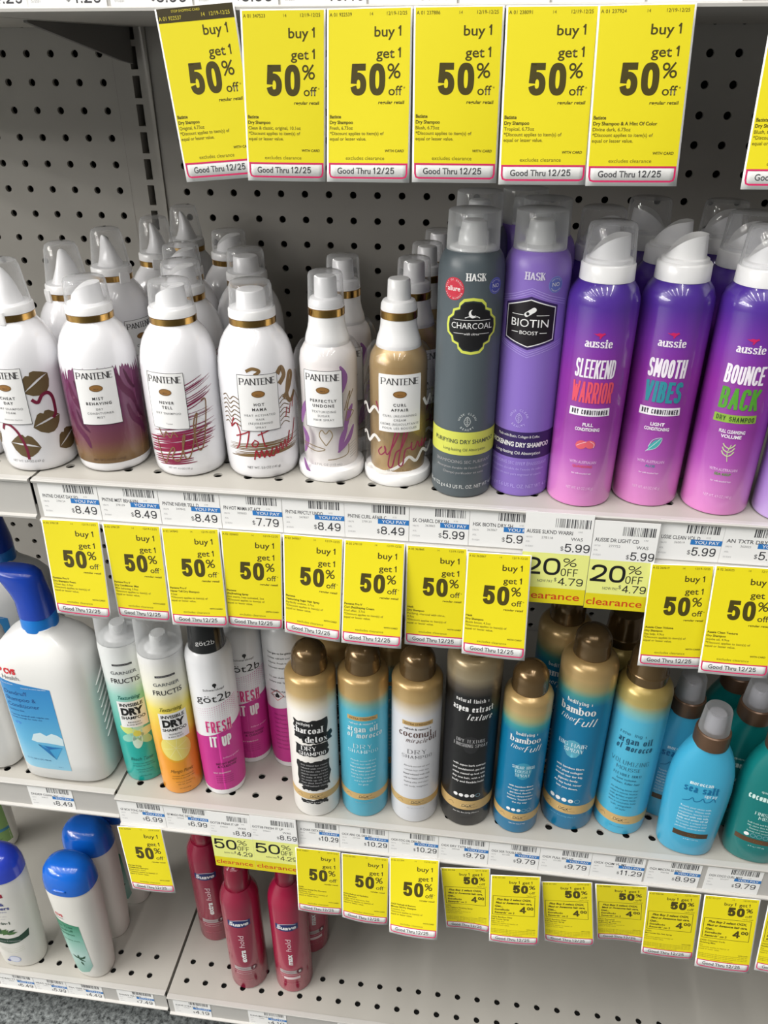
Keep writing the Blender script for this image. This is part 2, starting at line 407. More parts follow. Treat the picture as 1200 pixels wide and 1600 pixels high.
    def mesh(s, name, fn, step=0., stepy=0.):
        bm = bmesh.new(); bv = [bm.verts.new(v) for v in s.v]
        for f, i in zip(s.f, s.m):
            if len(set(f)) < 3: continue
            try: bf = bm.faces.new([bv[k] for k in f]); bf.material_index = i
            except ValueError: pass
        for ax, st in ((0, step), (1, stepy)):
            if not st or not s.v: continue
            lo = min(v[ax] for v in s.v); hi = max(v[ax] for v in s.v); c = math.floor(lo / st) * st + st
            while c < hi:
                co = [0, 0, 0]; no = [0, 0, 0]; co[ax] = c; no[ax] = 1
                bmesh.ops.bisect_plane(bm, geom=bm.verts[:] + bm.edges[:] + bm.faces[:], plane_co=co, plane_no=no); c += st
        for v in bm.verts:
            p = fn(v.co.x, v.co.y, v.co.z * .07); v.co = (p[0] * MM, p[1] * MM, p[2] * MM)
        bm.normal_update()
        me = bpy.data.meshes.new(name); bm.to_mesh(me); bm.free()
        for m in s.mats: me.materials.append(m)
        me.polygons.foreach_set('use_smooth', [True] * len(me.polygons)) if step else None
        return me


def lerp_prof(prof, z):
    if z <= prof[0][0]: return prof[0][1]
    for (a, r), (b, q) in zip(prof, prof[1:]):
        if a <= z <= b and b > a: return r + (q - r) * (z - a) / (b - a)
    return prof[-1][1]


def on_can(prof, rref):
    def fn(x, y, o):
        t = x / rref; r = lerp_prof(prof, y) + .06 + o
        return (r * math.sin(t), -r * math.cos(t), y)
    return fn


# ------------------------------------------------------------ setting
fm = mat('floor_dark_speckle', (60, 64, 66), .6)
nt = fm.node_tree; tc = nt.nodes.new('ShaderNodeTexCoord'); n1 = nt.nodes.new('ShaderNodeTexNoise'); n1.inputs['Scale'].default_value = 160; n1.inputs['Detail'].default_value = 6
n1.inputs['Roughness'].default_value = .75
rp = nt.nodes.new('ShaderNodeValToRGB'); rp.color_ramp.elements[0].position = .38; rp.color_ramp.elements[1].position = .66
rp.color_ramp.elements[0].color = (*lin((38, 42, 44)), 1); rp.color_ramp.elements[1].color = (*lin((150, 156, 156)), 1)
nt.links.new(tc.outputs['Object'], n1.inputs['Vector']); nt.links.new(n1.outputs[0], rp.inputs[0])
nt.links.new(rp.outputs[0], nt.nodes['Principled BSDF'].inputs['Base Color'])
b = MB(); b.box(-7500, 3000, -11000, 40, -10, 0)
tag(link('floor', b.mesh('floor', [fm])), kind='structure')
b = MB(); b.box(-7500, 3000, -11000, 40, 2860, 2880)
tag(link('ceiling', b.mesh('ceiling', [mat('ceiling_tile', (226, 224, 218), .8)])), kind='structure')

PITCH = 25.4


def pegboard(x0, cols, ztop, rows, name, label, phase=PITCH / 2):
    """sheet with real round holes; hole grid starts at x0 + phase, z = ztop - phase"""
    b = MB(); n = 12; h = PITCH / 2; r = 3.6
    ring = []
    for i in range(n):
        a = 2 * math.pi * i / n; ring.append((math.cos(a), math.sin(a)))
    for c in range(cols):
        for k in range(rows):
            cx = x0 + h + c * PITCH; cz = ztop - h - k * PITCH; vs = []
            for (ca, sa) in ring: vs.append((cx + r * ca, 0, cz + r * sa))
            for (ca, sa) in ring:
                q = h / max(abs(ca), abs(sa)); vs.append((cx + q * ca, 0, cz + q * sa))
            for (ca, sa) in ring: vs.append((cx + r * ca, 4, cz + r * sa))
            fs = []
            for i in range(n):
                j = (i + 1) % n; fs.append([i, j, n + j, n + i]); fs.append([2 * n + i, 2 * n + j, j, i])
            # square corners
            b.add(vs, fs, 0, False)
            for i in range(n):
                j = (i + 1) % n; a, d = vs[n + i], vs[n + j]
                if abs(a[0] - d[0]) > .01 and abs(a[2] - d[2]) > .01:
                    px = cx + math.copysign(h, a[0] - cx + d[0] - cx); pz = cz + math.copysign(h, a[2] - cz + d[2] - cz)
                    b.add([a, d, (px, 0, pz)], [[0, 1, 2]], 0, False)
    me = b.mesh(name, [PANEL]); o = link(name, me)
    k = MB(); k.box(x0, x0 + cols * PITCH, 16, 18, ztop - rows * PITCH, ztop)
    link('hole_shade_sheet', k.mesh('hole_shade_sheet', [DARK]), o)  # black sheet painted in for the dark behind the peg holes
    return tag(o, label, 'panel', 'pegboards behind the shelves')


RZ = Z0 + 0.0   # peg row at camera height
# left of the upright: holes at x = 0, -25.4 ... ; right: 74.3, 99.7 ...
pegboard(0 + 12.7 - 20 * PITCH, 20, RZ + 12.7 + 3 * PITCH, 44, 'pegboard_panel', 'grey pegboard back panel left of the slotted upright')
pegboard(74.27 - 12.7, 44, RZ + 12.7 + 3 * PITCH, 44, 'pegboard_panel', 'grey pegboard back panel right of the slotted upright')
# upright with slots, and two flat filler strips beside it
b = MB()
zt = RZ + 88; zb = 0
b.box(12.7, 18.5, .2, 6, zb, zt, 0); b.box(51, 61.6, .2, 6, zb, zt, 0)
up = MB()
for x0, x1 in ((19.2, 32.2), (39.6, 50.5)): up.box(x0, x1, -2.2, 14, zb, zt)
k = 0
while zt - k * PITCH > 20:
    zz = zt - k * PITCH; up.box(32.2, 39.6, -2.2, 14, zz - 5.5, zz); k += 1
up.box(19.2, 50.5, 14, 16, zb, zt, 1)  # black strip behind the slots stands for their shade
uo = link('slotted_upright', up.mesh('slotted_upright', [PANEL, DARK])); tag(uo, 'grey steel upright with a column of black slots between the pegboards', 'upright')
link('side_strip', b.mesh('side_strip', [PANEL]), uo)


def shelf(x0, x1, z, ye, holes, rail_h, name, label, deep_back=-2, thick=24, phase=0., kick=False):
    """pressed steel shelf: perforated front deck, price rail, underside"""
    root = bpy.data.objects.new(name, None); C.objects.link(root); root.location = (0, 0, z * MM)
    d = MB(); yf = ye + 2; pit = 25.0; r = 3.7; n = 12
    if holes:
        yr = [h for h in holes]; ymin = min(yr) - pit / 2; ymax = max(yr) + pit / 2
        k0 = math.ceil((x0 + pit / 2 - phase) / pit); k1 = math.floor((x1 - pit / 2 - phase) / pit)
        xa = phase + k0 * pit - pit / 2; xb = phase + k1 * pit + pit / 2
        for cy in yr:
            for k in range(k0, k1 + 1):
                cx = phase + k * pit; vs = []; h = pit / 2
                ring = [(math.cos(2 * math.pi * i / n), math.sin(2 * math.pi * i / n)) for i in range(n)]
                for ca, sa in ring: vs.append((cx + r * ca, cy + r * sa, 0))
                for ca, sa in ring:
                    q = h / max(abs(ca), abs(sa)); vs.append((cx + q * ca, cy + q * sa, 0))
                for ca, sa in ring: vs.append((cx + r * ca, cy + r * sa, -2))
                fs = []
                for i in range(n):
                    j = (i + 1) % n; fs.append([i, n + i, n + j, j]); fs.append([2 * n + i, i, j, 2 * n + j])
                d.add(vs, fs, 0, False)
                for i in range(n):
                    j = (i + 1) % n; a, e = vs[n + i], vs[n + j]
                    if abs(a[0] - e[0]) > .01 and abs(a[1] - e[1]) > .01:
                        d.add([a, e, (cx + math.copysign(h, a[0] + e[0] - 2 * cx), cy + math.copysign(h, a[1] + e[1] - 2 * cy), 0)], [[0, 2, 1]], 0, False)
        q = lambda a, b_, c, e: d.add([(a, c, 0), (b_, c, 0), (b_, e, 0), (a, e, 0)], [[0, 1, 2, 3]], 0, False)
        q(x0, x1, yf, ymin); q(x0, x1, ymax, deep_back)
        if xa > x0: q(x0, xa, ymin, ymax)
        if xb < x1: q(xb, x1, ymin, ymax)
    else:
        d.add([(x0, yf, 0), (x1, yf, 0), (x1, deep_back, 0), (x0, deep_back, 0)], [[0, 1, 2, 3]], 0, False)
    d.add([(x0, yf, -thick), (x1, yf, -thick), (x1, deep_back, -thick), (x0, deep_back, -thick)], [[0, 3, 2, 1]], 0, False)
    for x in (x0, x1): d.add([(x, yf, -thick), (x, deep_back, -thick), (x, deep_back, 0), (x, yf, 0)], [[0, 1, 2, 3]], 0, False)
    d.add([(x0, deep_back, -thick), (x1, deep_back, -thick), (x1, deep_back, 0), (x0, deep_back, 0)], [[0, 1, 2, 3]], 0, False)
    dm = MB(); dm.box(x0 + 3, x1 - 3, yf + 3, deep_back - 3, -thick + 4, -6)
    link('shelf_deck', d.mesh('shelf_deck', [STEEL]), root)
    link('hole_shade_core', dm.mesh('hole_shade_core', [DARK]), root)  # black block inside the shelf stands in for shade under its holes
    rb = MB()
    rb.prism_x([(yf + 3, .6), (ye - .6, .6), (ye - 1.4, -.4), (ye - 1.0, -2.2), (ye + 1, -3), (ye + 1, -rail_h + 2.6), (ye - 2.0, -rail_h + 1.6), (ye - 2.0, -rail_h), (ye + 3, -rail_h), (yf + 3, -rail_h + 6)], x0, x1)
    link('price_rail', rb.mesh('price_rail', [RAIL]), root)
    if kick:
        kb = MB(); kb.box(x0, x1, -295, -285, -z, -thick); link('kick_plate', kb.mesh('kick_plate', [mat('kick_dark', (52, 52, 50), .5)]), root)
    return tag(root, label, 'shelf', 'steel gondola shelves')


X_L, X_S, X_R = -480, 44.5, 1170
shelf(47.2, X_R, Z0 + 58.5, EDGE['top'], [], 37, 'store_shelf', 'top shelf on the right, with the big sale tags along its edge', thick=36)
shelf(X_L, X_S, Z0 + 58.5, EDGE['top'], [], 37, 'store_shelf', 'top shelf on the left, above the bare pegboard', thick=36)
shelf(47.2, X_R, LEVEL['upper'], EDGE['upper'], [-318, -293], 37.5, 'store_shelf', 'shelf carrying the white, grey and purple hair product cans', phase=142)
shelf(X_L, X_S, LEVEL['upper'], EDGE['upper'], [-318, -293], 35, 'store_shelf', 'left shelf end without price labels, under the foam can', phase=2)
shelf(47.2, X_R, LEVEL['middle'], EDGE['middle'], [-315, -290], 40.5, 'store_shelf', 'shelf carrying the gold-topped cans and pink cans', phase=191)
shelf(X_L, X_S, LEVEL['middle'], EDGE['middle'] + 6, [-315, -290], 36, 'store_shelf', 'left shelf under the big white pump jug', phase=-9)
shelf(47.2, X_R, LEVEL['base'], EDGE['base'], [-307, -282], 36, 'store_shelf', 'bottom shelf with the red hairspray cans', phase=65.4, kick=True)
shelf(X_L, X_S - 1, LEVEL['base'], EDGE['base'] + 3, [-307, -282], 34, 'store_shelf', 'bottom left shelf with the white blue-capped bottles', phase=15, kick=True)


def bracket(x, z, ye, label):
    b = MB(); yz = [(-2, z), (ye + 155, z), (ye + 155, z - 1.5), (-30, z - 28), (-2, z - 31)]
    b.prism_x(yz, x - 1.6, x + 1.6)
    return tag(link('shelf_bracket', b.mesh('shelf_bracket', [mat('bracket_grey', (112, 110, 106), .5)])), label, 'bracket', 'shelf brackets on the upright')


bracket(34, Z0 + 22.3, EDGE['top'], 'dark steel bracket under the top shelf at the upright')
bracket(34, LEVEL['upper'] - 24.5, EDGE['upper'], 'steel bracket under the shelf of white cans at the upright')
bracket(34, LEVEL['middle'] - 24.5, EDGE['middle'], 'steel bracket under the shelf of pump jugs at the upright')

# ------------------------------------------------------------ products
KINDS = {}
INK = ink((52, 50, 52)); GREY = ink((128, 128, 130)); LGREY = ink((170, 170, 172)); WINK = ink((240, 240, 240)); BRZ = ink((120, 88, 48))
BLACK = ink((22, 22, 24))


def place(kind, x, y, lev, rot, label, cat, group, lean=(0, 0), skip=()):
    name, parts = KINDS[kind]
    o = bpy.data.objects.new(name, None); C.objects.link(o)
    o.location = (x * MM, y * MM, (LEVEL[lev] + .15) * MM)
    o.rotation_euler = (math.radians(lean[0]), math.radians(lean[1]), math.radians(rot))
    tag(o, label, cat, group); made = {}
    for pn, me, par, lab in parts:
        if pn in skip: continue
        c = bpy.data.objects.new(pn, me); C.objects.link(c); c.parent = made.get(par, o); made[pn] = c
        if lab: c['label'] = lab
    return o


def lathe_mesh(name, prof, m, n=48, **k):
    b = MB(); b.lathe(prof, n, **k); return b.mesh(name, [m])


def cap_shell(name, r0, r1, z0, z1, m, rnd=3., dome=False):
    prof = [(z0, r0 - 1.0), (z0, r0)]
    if dome:
        zc = z1 - r1 * .95
        prof += [(zc, r1)] + [(zc + r1 * .95 * math.sin(a), r1 * math.cos(a)) for a in [math.pi / 2 * k / 8 for k in range(1, 8)]] + [(z1, .6)]
    else:
        prof += [(z1 - rnd, r1), (z1 - rnd * .3, r1 - rnd * .3), (z1, r1 - rnd), (z1, .5)]
    b = MB(); b.lathe(prof, 40, cap0=False); return b.mesh(name, [m])


def slanted(name, r, z0, z1, low=.45, m=None):
    """actuator with a concave sloping top, low at -x and high at +x"""
    b = MB(); n = 40; secs = []
    for k in range(9):
        t = k / 8; ring = []
        for i in range(n):
            a = 2 * math.pi * i / n; s = (math.cos(a) + 1) / 2
            top = z0 + (z1 - z0) * (low + (1 - low) * (1 - (1 - s) ** 2.6)); rr = r * (1 - .1 * t)
            ring.append((rr * math.cos(a), rr * .92 * math.sin(a), z0 + (top - z0) * t))
        secs.append(ring)
    vs = [p for q in secs for p in q]; fs = []
    for j in range(8):
        for i in range(n):
            k = (i + 1) % n; fs.append([j * n + i, j * n + k, (j + 1) * n + k, (j + 1) * n + i])
    vs.append((0, 0, sum(p[2] for p in secs[-1]) / n)); q = len(vs) - 1
    for i in range(n): fs.append([8 * n + i, 8 * n + (i + 1) % n, q])
    b.add(vs, fs); b.loft([(z0 - 2.5, r + 2.4, r + 2.4), (z0 - .6, r + 2.2, r + 2.2), (z0, r + 1, r + 1)], 40, e=2)
    return b.mesh(name, [m or WHITE])


def horn(name):
    """foam spout: broad foot narrowing into a curved upright tip"""
    b = MB()
    b.loft([(124, 14.5, 14.5, 0, 0), (127, 14, 14, 0, 0), (129.5, 12, 12.5, 0, 0), (133, 9.5, 11.5, .4, .5), (138, 7.4, 10, .6, 1), (144, 5.6, 8, .2, 1.5), (150, 3.9, 5.6, -.9, 1.5), (154.5, 2.2, 3.4, -2.2, 1.2), (156.3, .8, 1.2, -2.9, 1)], 32, e=2)
    return b.mesh(name, [WHITE])


PAN = [(0, 23), (.4, 25.4), (1.4, 27.1), (4, 28.2), (9, 28.8), (30, 29.5), (60, 29.8), (82, 29.6), (92, 28.9), (100, 27.4), (107, 25), (112.5, 21.8), (116.5, 18.6), (118.6, 17.2), (119.5, 17)]


def pan_label(a, x0, x1, names, subs, ny=64.3, frame=True, yb=42.5):
    a.rect(x0, yb, x1, 87.6, WINK, 5); cx = (x0 + x1) / 2
    if frame: a.frame(x0, yb, x1, 87.6, .35, INK, 6)
    a.serif('PANTENE', cx, 82.4, 4.7, (x1 - x0) * .88, INK, lay=7, fat=.16, thin=.07, gap=.2)
    a.ell(cx, 72.6, 5.0, 2.7, BRZ, 7); a.ell(cx, 72.6, 4.3, 2.1, ink((150, 108, 55)), 8); a.text('PRO-V', cx, 72.0, .9, INK, lay=9)
    for i, t in enumerate(names): a.text(t, cx, ny - i * 3.9, 2.2, INK, bold=.02, track=1.35, maxw=(x1 - x0) * .86, lay=7)
    y = ny - len(names) * 3.9 - .9
    for i, t in enumerate(subs): a.text(t, cx, y - i * 3.3, 1.7, GREY, track=1.25, maxw=(x1 - x0) * .92, lay=7, bold=.008)


def lips(a, cx, cy, w, rot, m, slit=None):
    c, q = math.cos(rot), math.sin(rot)
    T = lambda pts: [(cx + x * w * c - y * 1.3 * w * q, cy + x * w * q + y * 1.3 * w * c) for x, y in pts]
    up = [(-1, 0), (-.72, .3), (-.4, .58), (-.16, .62), (0, .5), (.16, .62), (.42, .56), (.75, .28), (1, 0), (.6, .1), (.2, .14), (-.2, .12), (-.6, .08)]
    lo = [(-1, 0), (-.6, .02), (-.2, .02), (.2, .03), (.6, .03), (1, 0), (.78, -.3), (.45, -.55), (.1, -.66), (-.3, -.6), (-.7, -.36)]
    a.poly(T(up), m, 1); a.poly(T(lo), m, 1)


def brush(a, x0, x1, y, h, m, seed=1, slope=0., n=9, lay=1, rag=5.):
    r = random.Random(seed)
    for i in range(n):
        yy = y - h / 2 + h * (i + .5) / n; wd = h / n * r.choice((.55, .85, 1.15))
        p = x0 + r.uniform(-rag, rag); q = x1 + r.uniform(-rag, rag)
        a.stroke([(p, yy), ((p + q) / 2, yy + slope * (q - p) / 2 + r.uniform(-.5, .5)), (q, yy + slope * (q - p))], wd, m, lay, taper=True)


def pantene(kind, fill, nozzle, cap='flat', clip=False):
    parts = [('can_body', lathe_mesh('can_body', PAN, mat('white_enamel', (238, 238, 242), .22, coat=.8), 64), None, None),
             ('gold_band', lathe_mesh('gold_band', [(119, 16.9), (119.2, 17.5), (123.8, 17.5), (124, 16.9)], GOLD), None, 'shiny gold neck band'),
             ('collar', lathe_mesh('collar', [(124, 17.2), (124.3, 17.7), (129.6, 17.6), (130.6, 16.9), (131, 15)], WHITE), None, None)]
    a = Art(); fill(a)
    parts.append(('printed_label', a.mesh('printed_label', on_can(PAN, 29.6), 2.5, 8), None, None))
    if nozzle == 'slant': parts.append(('spray_nozzle', slanted('spray_nozzle', 12.2, 131.5, 145.5, .35), None, None))
    elif nozzle == 'drum': parts.append(('spray_nozzle', lathe_mesh('spray_nozzle', [(130, 11.6), (131, 11.2), (142, 10.6), (143.4, 9.6), (143.6, 1)], WHITE), None, None))
    else: parts.append(('foam_spout', horn('foam_spout'), None, None))
    if clip:
        b = MB(); b.loft([(117.6, 5.2, 1.2, 0, -17.2), (124, 5.2, 1.2, 0, -17.5), (127, 4.6, 1.2, 0, -17.3)], 20, e=5); parts.append(('front_tab', b.mesh('front_tab', [WHITE]), None, None))
    if cap == 'flat': parts.append(('clear_cap', cap_shell('clear_cap', 16.6, 15.6, 130, 149.5, CLEAR), None, 'transparent cap'))
    elif cap == 'tall': parts.append(('clear_cap', cap_shell('clear_cap', 17.2, 13.2, 125.5, 162.5, CLEAR, 5.), None, 'transparent cap'))
    KINDS[kind] = ('foam_can' if nozzle == 'horn' else 'dry_shampoo_can', parts)


LIPG = ink((104, 86, 56)); WINE = ink((122, 28, 58))


def art_cheat(a):
    lips(a, 23, 74, 12, .55, LIPG); lips(a, 25, 42, 11.5, .25, LIPG); lips(a, 4.5, 24, 12, -.2, LIPG); lips(a, 40, 23, 11, .5, LIPG); lips(a, -28, 30, 11, .2, LIPG); lips(a, -25, 75, 11, -.4, LIPG)
    a.stroke([(17, 62), (21, 59), (25, 64), (30, 65), (33, 60), (33, 48), (30, 44)], 2.6, WINE, 2)
    a.stroke([(-12, 37), (-9, 42), (-3, 41), (2, 34), (5, 22), (5, 12)], 2.2, WINE, 2)
    pan_label(a, -14.5, 14, ['CHEAT', 'DAY'], ['DRY SHAMPOO', 'FOAM'])
    a.text('CRAFTED FOR CREATING', 0, 46.5, .9, GREY, lay=7)
    a.text('NET WT. 5.9 OZ (169 g)', 3, 10.5, 2.0, GREY, maxw=26)


MISTM = fade('mist_wrap', [(8.6, (110, 84, 50)), (16, (124, 92, 58)), (28, (116, 66, 76)), (48, (108, 56, 88)), (70, (112, 54, 92)), (90, (120, 60, 102))], 160, .25, coat=.3)


def art_mist(a):
    pts = [(-96, 8.6), (96, 8.6)]; r = random.Random(3); x = 96
    top = []
    while x > -96:
        top.append((x, 88 + r.uniform(-5, 1.5))); x -= 1.6; top.append((x, 82 + r.uniform(-6, 4))); x -= 1.2
    for (x0, y0), (x1, y1) in zip(top, top[1:]):
        a.poly([(x1, 8.6), (x0, 8.6), (x0, y0), (x1, y1)], MISTM, 1)
    dk = ink((92, 26, 66))
    for cx, cy, s in ((21, 66, 1), (26, 40, 1.1), (-19, 60, .9), (-22, 36, 1)):
        a.stroke([(cx - 4 * s, cy + 16), (cx - 1, cy + 4), (cx + 6 * s, cy - 5), (cx + 9 * s, cy - 14)], 5.5, dk, 2, taper=True)
        a.stroke([(cx + 2, cy + 18), (cx + 6, cy + 6), (cx + 11, cy)], 3, ink((78, 18, 56)), 2, taper=True)
    pan_label(a, -15.5, 15.5, ['MIST', 'BEHAVING'], ['DRY', 'CONDITIONER', 'MIST'], frame=True)
    a.text('NET WT. 3.9 OZ (110 g)', 0, 12, 1.8, ink((86, 62, 40)), maxw=26, lay=3)


def art_never(a):
    for y, s, sl in ((79, 1, .45), (72, 2, .4), (66, 3, .45), (50, 4, .2), (42, 5, .15), (36, 6, .1)):
        brush(a, -12 if y < 56 else 8, 34, y - (9 if y > 60 else 4), 5, ink((132, 38, 80)), s, sl, 6)
    brush(a, -22, 30, 25, 17, ink((140, 22, 66)), 9, .16, 8); brush(a, -20, 14, 13, 7, ink((128, 18, 60)), 11, .1, 4)
    g = ink((136, 104, 72))
    a.stroke([(-10, 42), (-7, 35), (-4, 40), (-1, 35), (2, 40), (5, 36)], .9, g, 3)
    a.stroke([(-14, 34), (-12, 18), (-9, 12), (-5, 20), (0, 27), (1, 24), (-2, 18), (4, 16), (10, 34), (10, 38), (8, 30), (9, 18), (14, 22), (21, 50), (21, 54), (18, 44), (20, 24), (25, 30), (30, 62), (26, 64)], 1.0, g, 4)
    a.stroke([(16, 36), (29, 42)], .9, g, 4)
    pan_label(a, -15, 15.2, ['NEVER', 'TELL'], ['DRY SHAMPOO'])
    a.text('Tousled', 0, 47, 1.1, GREY, lay=7); a.text('NET WT. 4.2 OZ (120 g)', 3, 8.5, 1.6, GREY, maxw=20)


def art_hot(a):
    g = ink((128, 100, 62)); d = ink((112, 92, 60))
    a.stroke([(-8, 90), (-3, 92), (2, 90), (-2, 87)], 2.4, g, 1); a.stroke([(17, 78), (22, 84), (20, 90), (16, 86)], 4, g, 1)
    a.stroke([(20, 66), (26, 72), (31, 82), (28, 84), (25, 76), (24, 66), (28, 62), (34, 68)], 3.6, g, 1)
    for i in range(7):
        y = 68 - i * 3.6
        a.stroke([(-32, y), (-28, y + 1.8), (-24, y - 1.4), (-20, y + 1.4), (-15, y - 1)], .8, d, 1); a.stroke([(16, y - 2), (20, y + .8), (25, y - 1.6)], .7, d, 1)
    brush(a, -26, 32, 25, 12, ink((118, 92, 52)), 5, .06, 9)
    r = ink((160, 28, 48))
    a.stroke([(-22, 52), (-25, 44), (-20, 48), (-17, 40), (-19, 30), (-22, 26)], 1.0, r, 3); a.stroke([(-21, 37), (-10, 42), (-8, 48), (-11, 34), (-13, 28)], 1.0, r, 3)
    a.stroke([(-6, 34), (-8, 31), (-5, 29), (-3, 33), (-6, 35)], 1.0, r, 3); a.stroke([(0, 42), (2, 30), (4, 30)], 1.0, r, 3); a.stroke([(-3, 39), (7, 43)], .9, r, 3)
    a.stroke([(-7, 18), (-5, 26), (-3, 20), (-1, 26), (1, 20), (3, 26), (5, 20), (8, 28), (6, 22), (9, 21), (11, 28), (12, 22), (15, 30), (16, 24), (19, 32), (20, 25), (24, 38), (22, 28), (27, 32), (31, 46)], 1.1, r, 3)
    for x, y in ((21, 50), (25, 52), (29, 56)): a.stroke([(x, y), (x + 1.8, y + 8)], .9, r, 3, smooth=False)
    pan_label(a, -15.4, 15.4, ['HOT', 'MAMA'], ['HEAT ACTIVATED', 'HAIR', '(RE)FRESHING', 'SPRAY'])
    a.text('NET WT. 5.0 OZ (141 g)', 0, 11, 2.1, ink((80, 80, 82)), maxw=27)


pantene('cheat', art_cheat, 'horn', 'tall', True)
pantene('mist', art_mist, 'slant')
pantene('never', art_never, 'slant')
pantene('hot', art_hot, 'drum')

OUT = [(0, 24), (.5, 25.2), (3, 26), (10, 26.2), (60, 26.4), (88, 26.6), (96, 26), (102, 24), (107, 20.5), (110, 17.2)]


def twin(kind, inner_rgb, art_in, cap=True):
    """clear outer bottle round a tall sleeve, on a white foot, with a fine-mist pump"""
    foot = [(0, 24), (.4, 25.4), (2, 26.3), (7, 26.5), (9, 25.8), (11, 22.6), (11.2, 1)]
    inner = [(10.6, 19), (11, 21), (20, 21.6), (94, 21.8), (100, 20.8), (105, 18), (108, 15.5)]
    neck = [(106, 16.6), (107, 16.9), (112, 16), (117, 14.4), (122, 13.5), (127.2, 13.2)]
    pm = mat('sleeve_' + kind, inner_rgb, .3, metal=.35 if kind == 'curl' else 0, coat=.3)
    shell = MB(); shell.lathe([(11, 25.4), (60, 26.4), (88, 26.6), (96, 26), (102, 24), (107, 20.5), (109, 17)], 56, cap0=False, cap1=False)
    P = [('base_cup', lathe_mesh('base_cup', foot, WHITE), None, None),
         ('inner_sleeve', lathe_mesh('inner_sleeve', inner, pm), None, None),
         ('clear_shell', shell.mesh('clear_shell', [clear('clear_bottle', .02, (253, 253, 254), 1.)]), None, 'transparent outer wall'),
         ('neck', lathe_mesh('neck', neck, WHITE), None, None),
         ('gold_band', lathe_mesh('gold_band', [(127.2, 13), (127.4, 13.6), (132.6, 13.6), (132.8, 13)], GOLD), None, 'shiny gold neck band'),
         ('pump_collar', lathe_mesh('pump_collar', [(132.8, 13), (133, 13.3), (137, 13), (139.5, 11.6), (140.5, 9)], WHITE), None, None),
         ('pump_head', lathe_mesh('pump_head', [(139, 8.6), (140, 8.6), (153.6, 8.1), (154.8, 7.2), (155, .5)], WHITE), None, None)]
    a = Art(); art_in(a)
    P.append(('printed_label', a.mesh('printed_label', on_can(OUT, 26.3), 2.2, 8), None, None))
    if cap: P.append(('clear_cap', cap_shell('clear_cap', 13.4, 12.6, 134, 158, CLEAR, 2.5), None, 'transparent cap'))
    KINDS[kind] = ('hair_mist_bottle', P)


def art_undone(a):
    v = ink((140, 92, 150)); g = ink((136, 118, 86))
    for x, y, s in ((-17, 60, 1.2), (17, 86, -.9), (-15, 36, -1), (14, 38, 1), (19, 55, 1)):
        a.stroke([(x - 3, y - 12), (x, y), (x + 4 * s, y + 9)], 4.5, v, 1, taper=True)
    a.stroke([(10, 26), (19, 36), (24, 47)], 4, v, 1, taper=True); a.stroke([(-20, 18), (-17, 10), (-13, 6)], 4, v, 1, taper=True)
    a.stroke([(1, 32), (-4, 40), (-2, 45), (1, 42), (4, 45), (6, 40), (1, 32)], .8, g, 2)
    a.stroke([(-18, 33), (-8, 31), (0, 29), (-6, 27), (-14, 29), (-18, 32)], .8, g, 2); a.stroke([(2, 20), (10, 21), (18, 24), (19, 32)], .8, g, 2)
    a.stroke([(16, 60), (19, 70), (21, 74), (17, 52), (24, 58), (18, 62), (24, 76)], .8, g, 2)
    for i in range(6): a.stroke([(20, 20 + i * 2.2), (26, 23 + i * 2.2)], .5, LGREY, 1)
    pan_label_at(a, -14.6, 14.6, ['PERFECTLY', 'UNDONE'], ['TEXTURIZING', 'SUGAR', 'HAIR SPRAY'], True)
    a.text('3.7 FL OZ (110 mL)', 2, 16, 1.9, GREY, maxw=22)


def pan_label_at(a, x0, x1, names, subs, frame):
    n0 = len(a.v); pan_label(a, x0, x1, names, subs, frame=frame)
    a.v[n0:] = [(x, y + 4.6, l) for x, y, l in a.v[n0:]]


def art_curl(a):
    wv = ink((226, 224, 220)); r = ink((140, 42, 76))
    for y in (39, 20, 62):
        a.stroke([(-36, y), (-30, y + 3), (-26, y - 3), (-20, y + 3), (-15, y - 1)] if y != 20 else [(-30, 12), (-24, 16), (-18, 12), (-8, 14), (2, 20), (8, 26), (14, 22), (20, 30), (26, 27), (32, 34)], 2.4, wv, 1)
    a.stroke([(20, 72), (24, 66), (28, 72), (32, 66), (36, 72)], 2.4, wv, 1); a.stroke([(-18, 70), (-15, 62), (-12, 58)], 1.2, r, 2)
    a.stroke([(-13, 34), (-16, 30), (-14, 27), (-10, 31), (-11, 35), (-9, 28), (-5, 34), (0, 46), (-2, 48), (-5, 36), (-8, 20), (-5, 18), (-2, 30), (2, 34), (7, 48), (5, 49), (2, 36), (0, 21), (3, 20), (5, 32), (9, 34), (10, 38), (10, 32), (13, 33), (15, 38), (17, 33), (20, 39), (19, 33), (24, 38)], 1.1, r, 3)
    pan_label_at(a, -15.5, 16.5, ['CURL', 'AFFAIR'], ['CURL (RE)SHAPING', 'CREAM', 'CRÈME (RE)SCULPTANTE', 'POUR LES BOUCLES'], False)
    a.text('110 mL (3.7 FL OZ)', 0, 15, 1.8, ink((120, 96, 60)), maxw=20)


twin('undone', (232, 228, 226), art_undone)
twin('curl', (178, 150, 104), art_curl)
KINDS['curl_open'] = ('curl_cream_bottle', [p for p in KINDS['curl'][1] if p[0] != 'clear_cap'])
KINDS['curl'] = ('curl_cream_bottle', KINDS['curl'][1])

# ---- slim grey and lavender cans
HPR = [(0, 20.5), (.8, 22), (3, 22.7), (60, 22.8), (165, 22.8), (171, 22.2), (176, 20.6), (179, 18.6), (180, 17.6)]


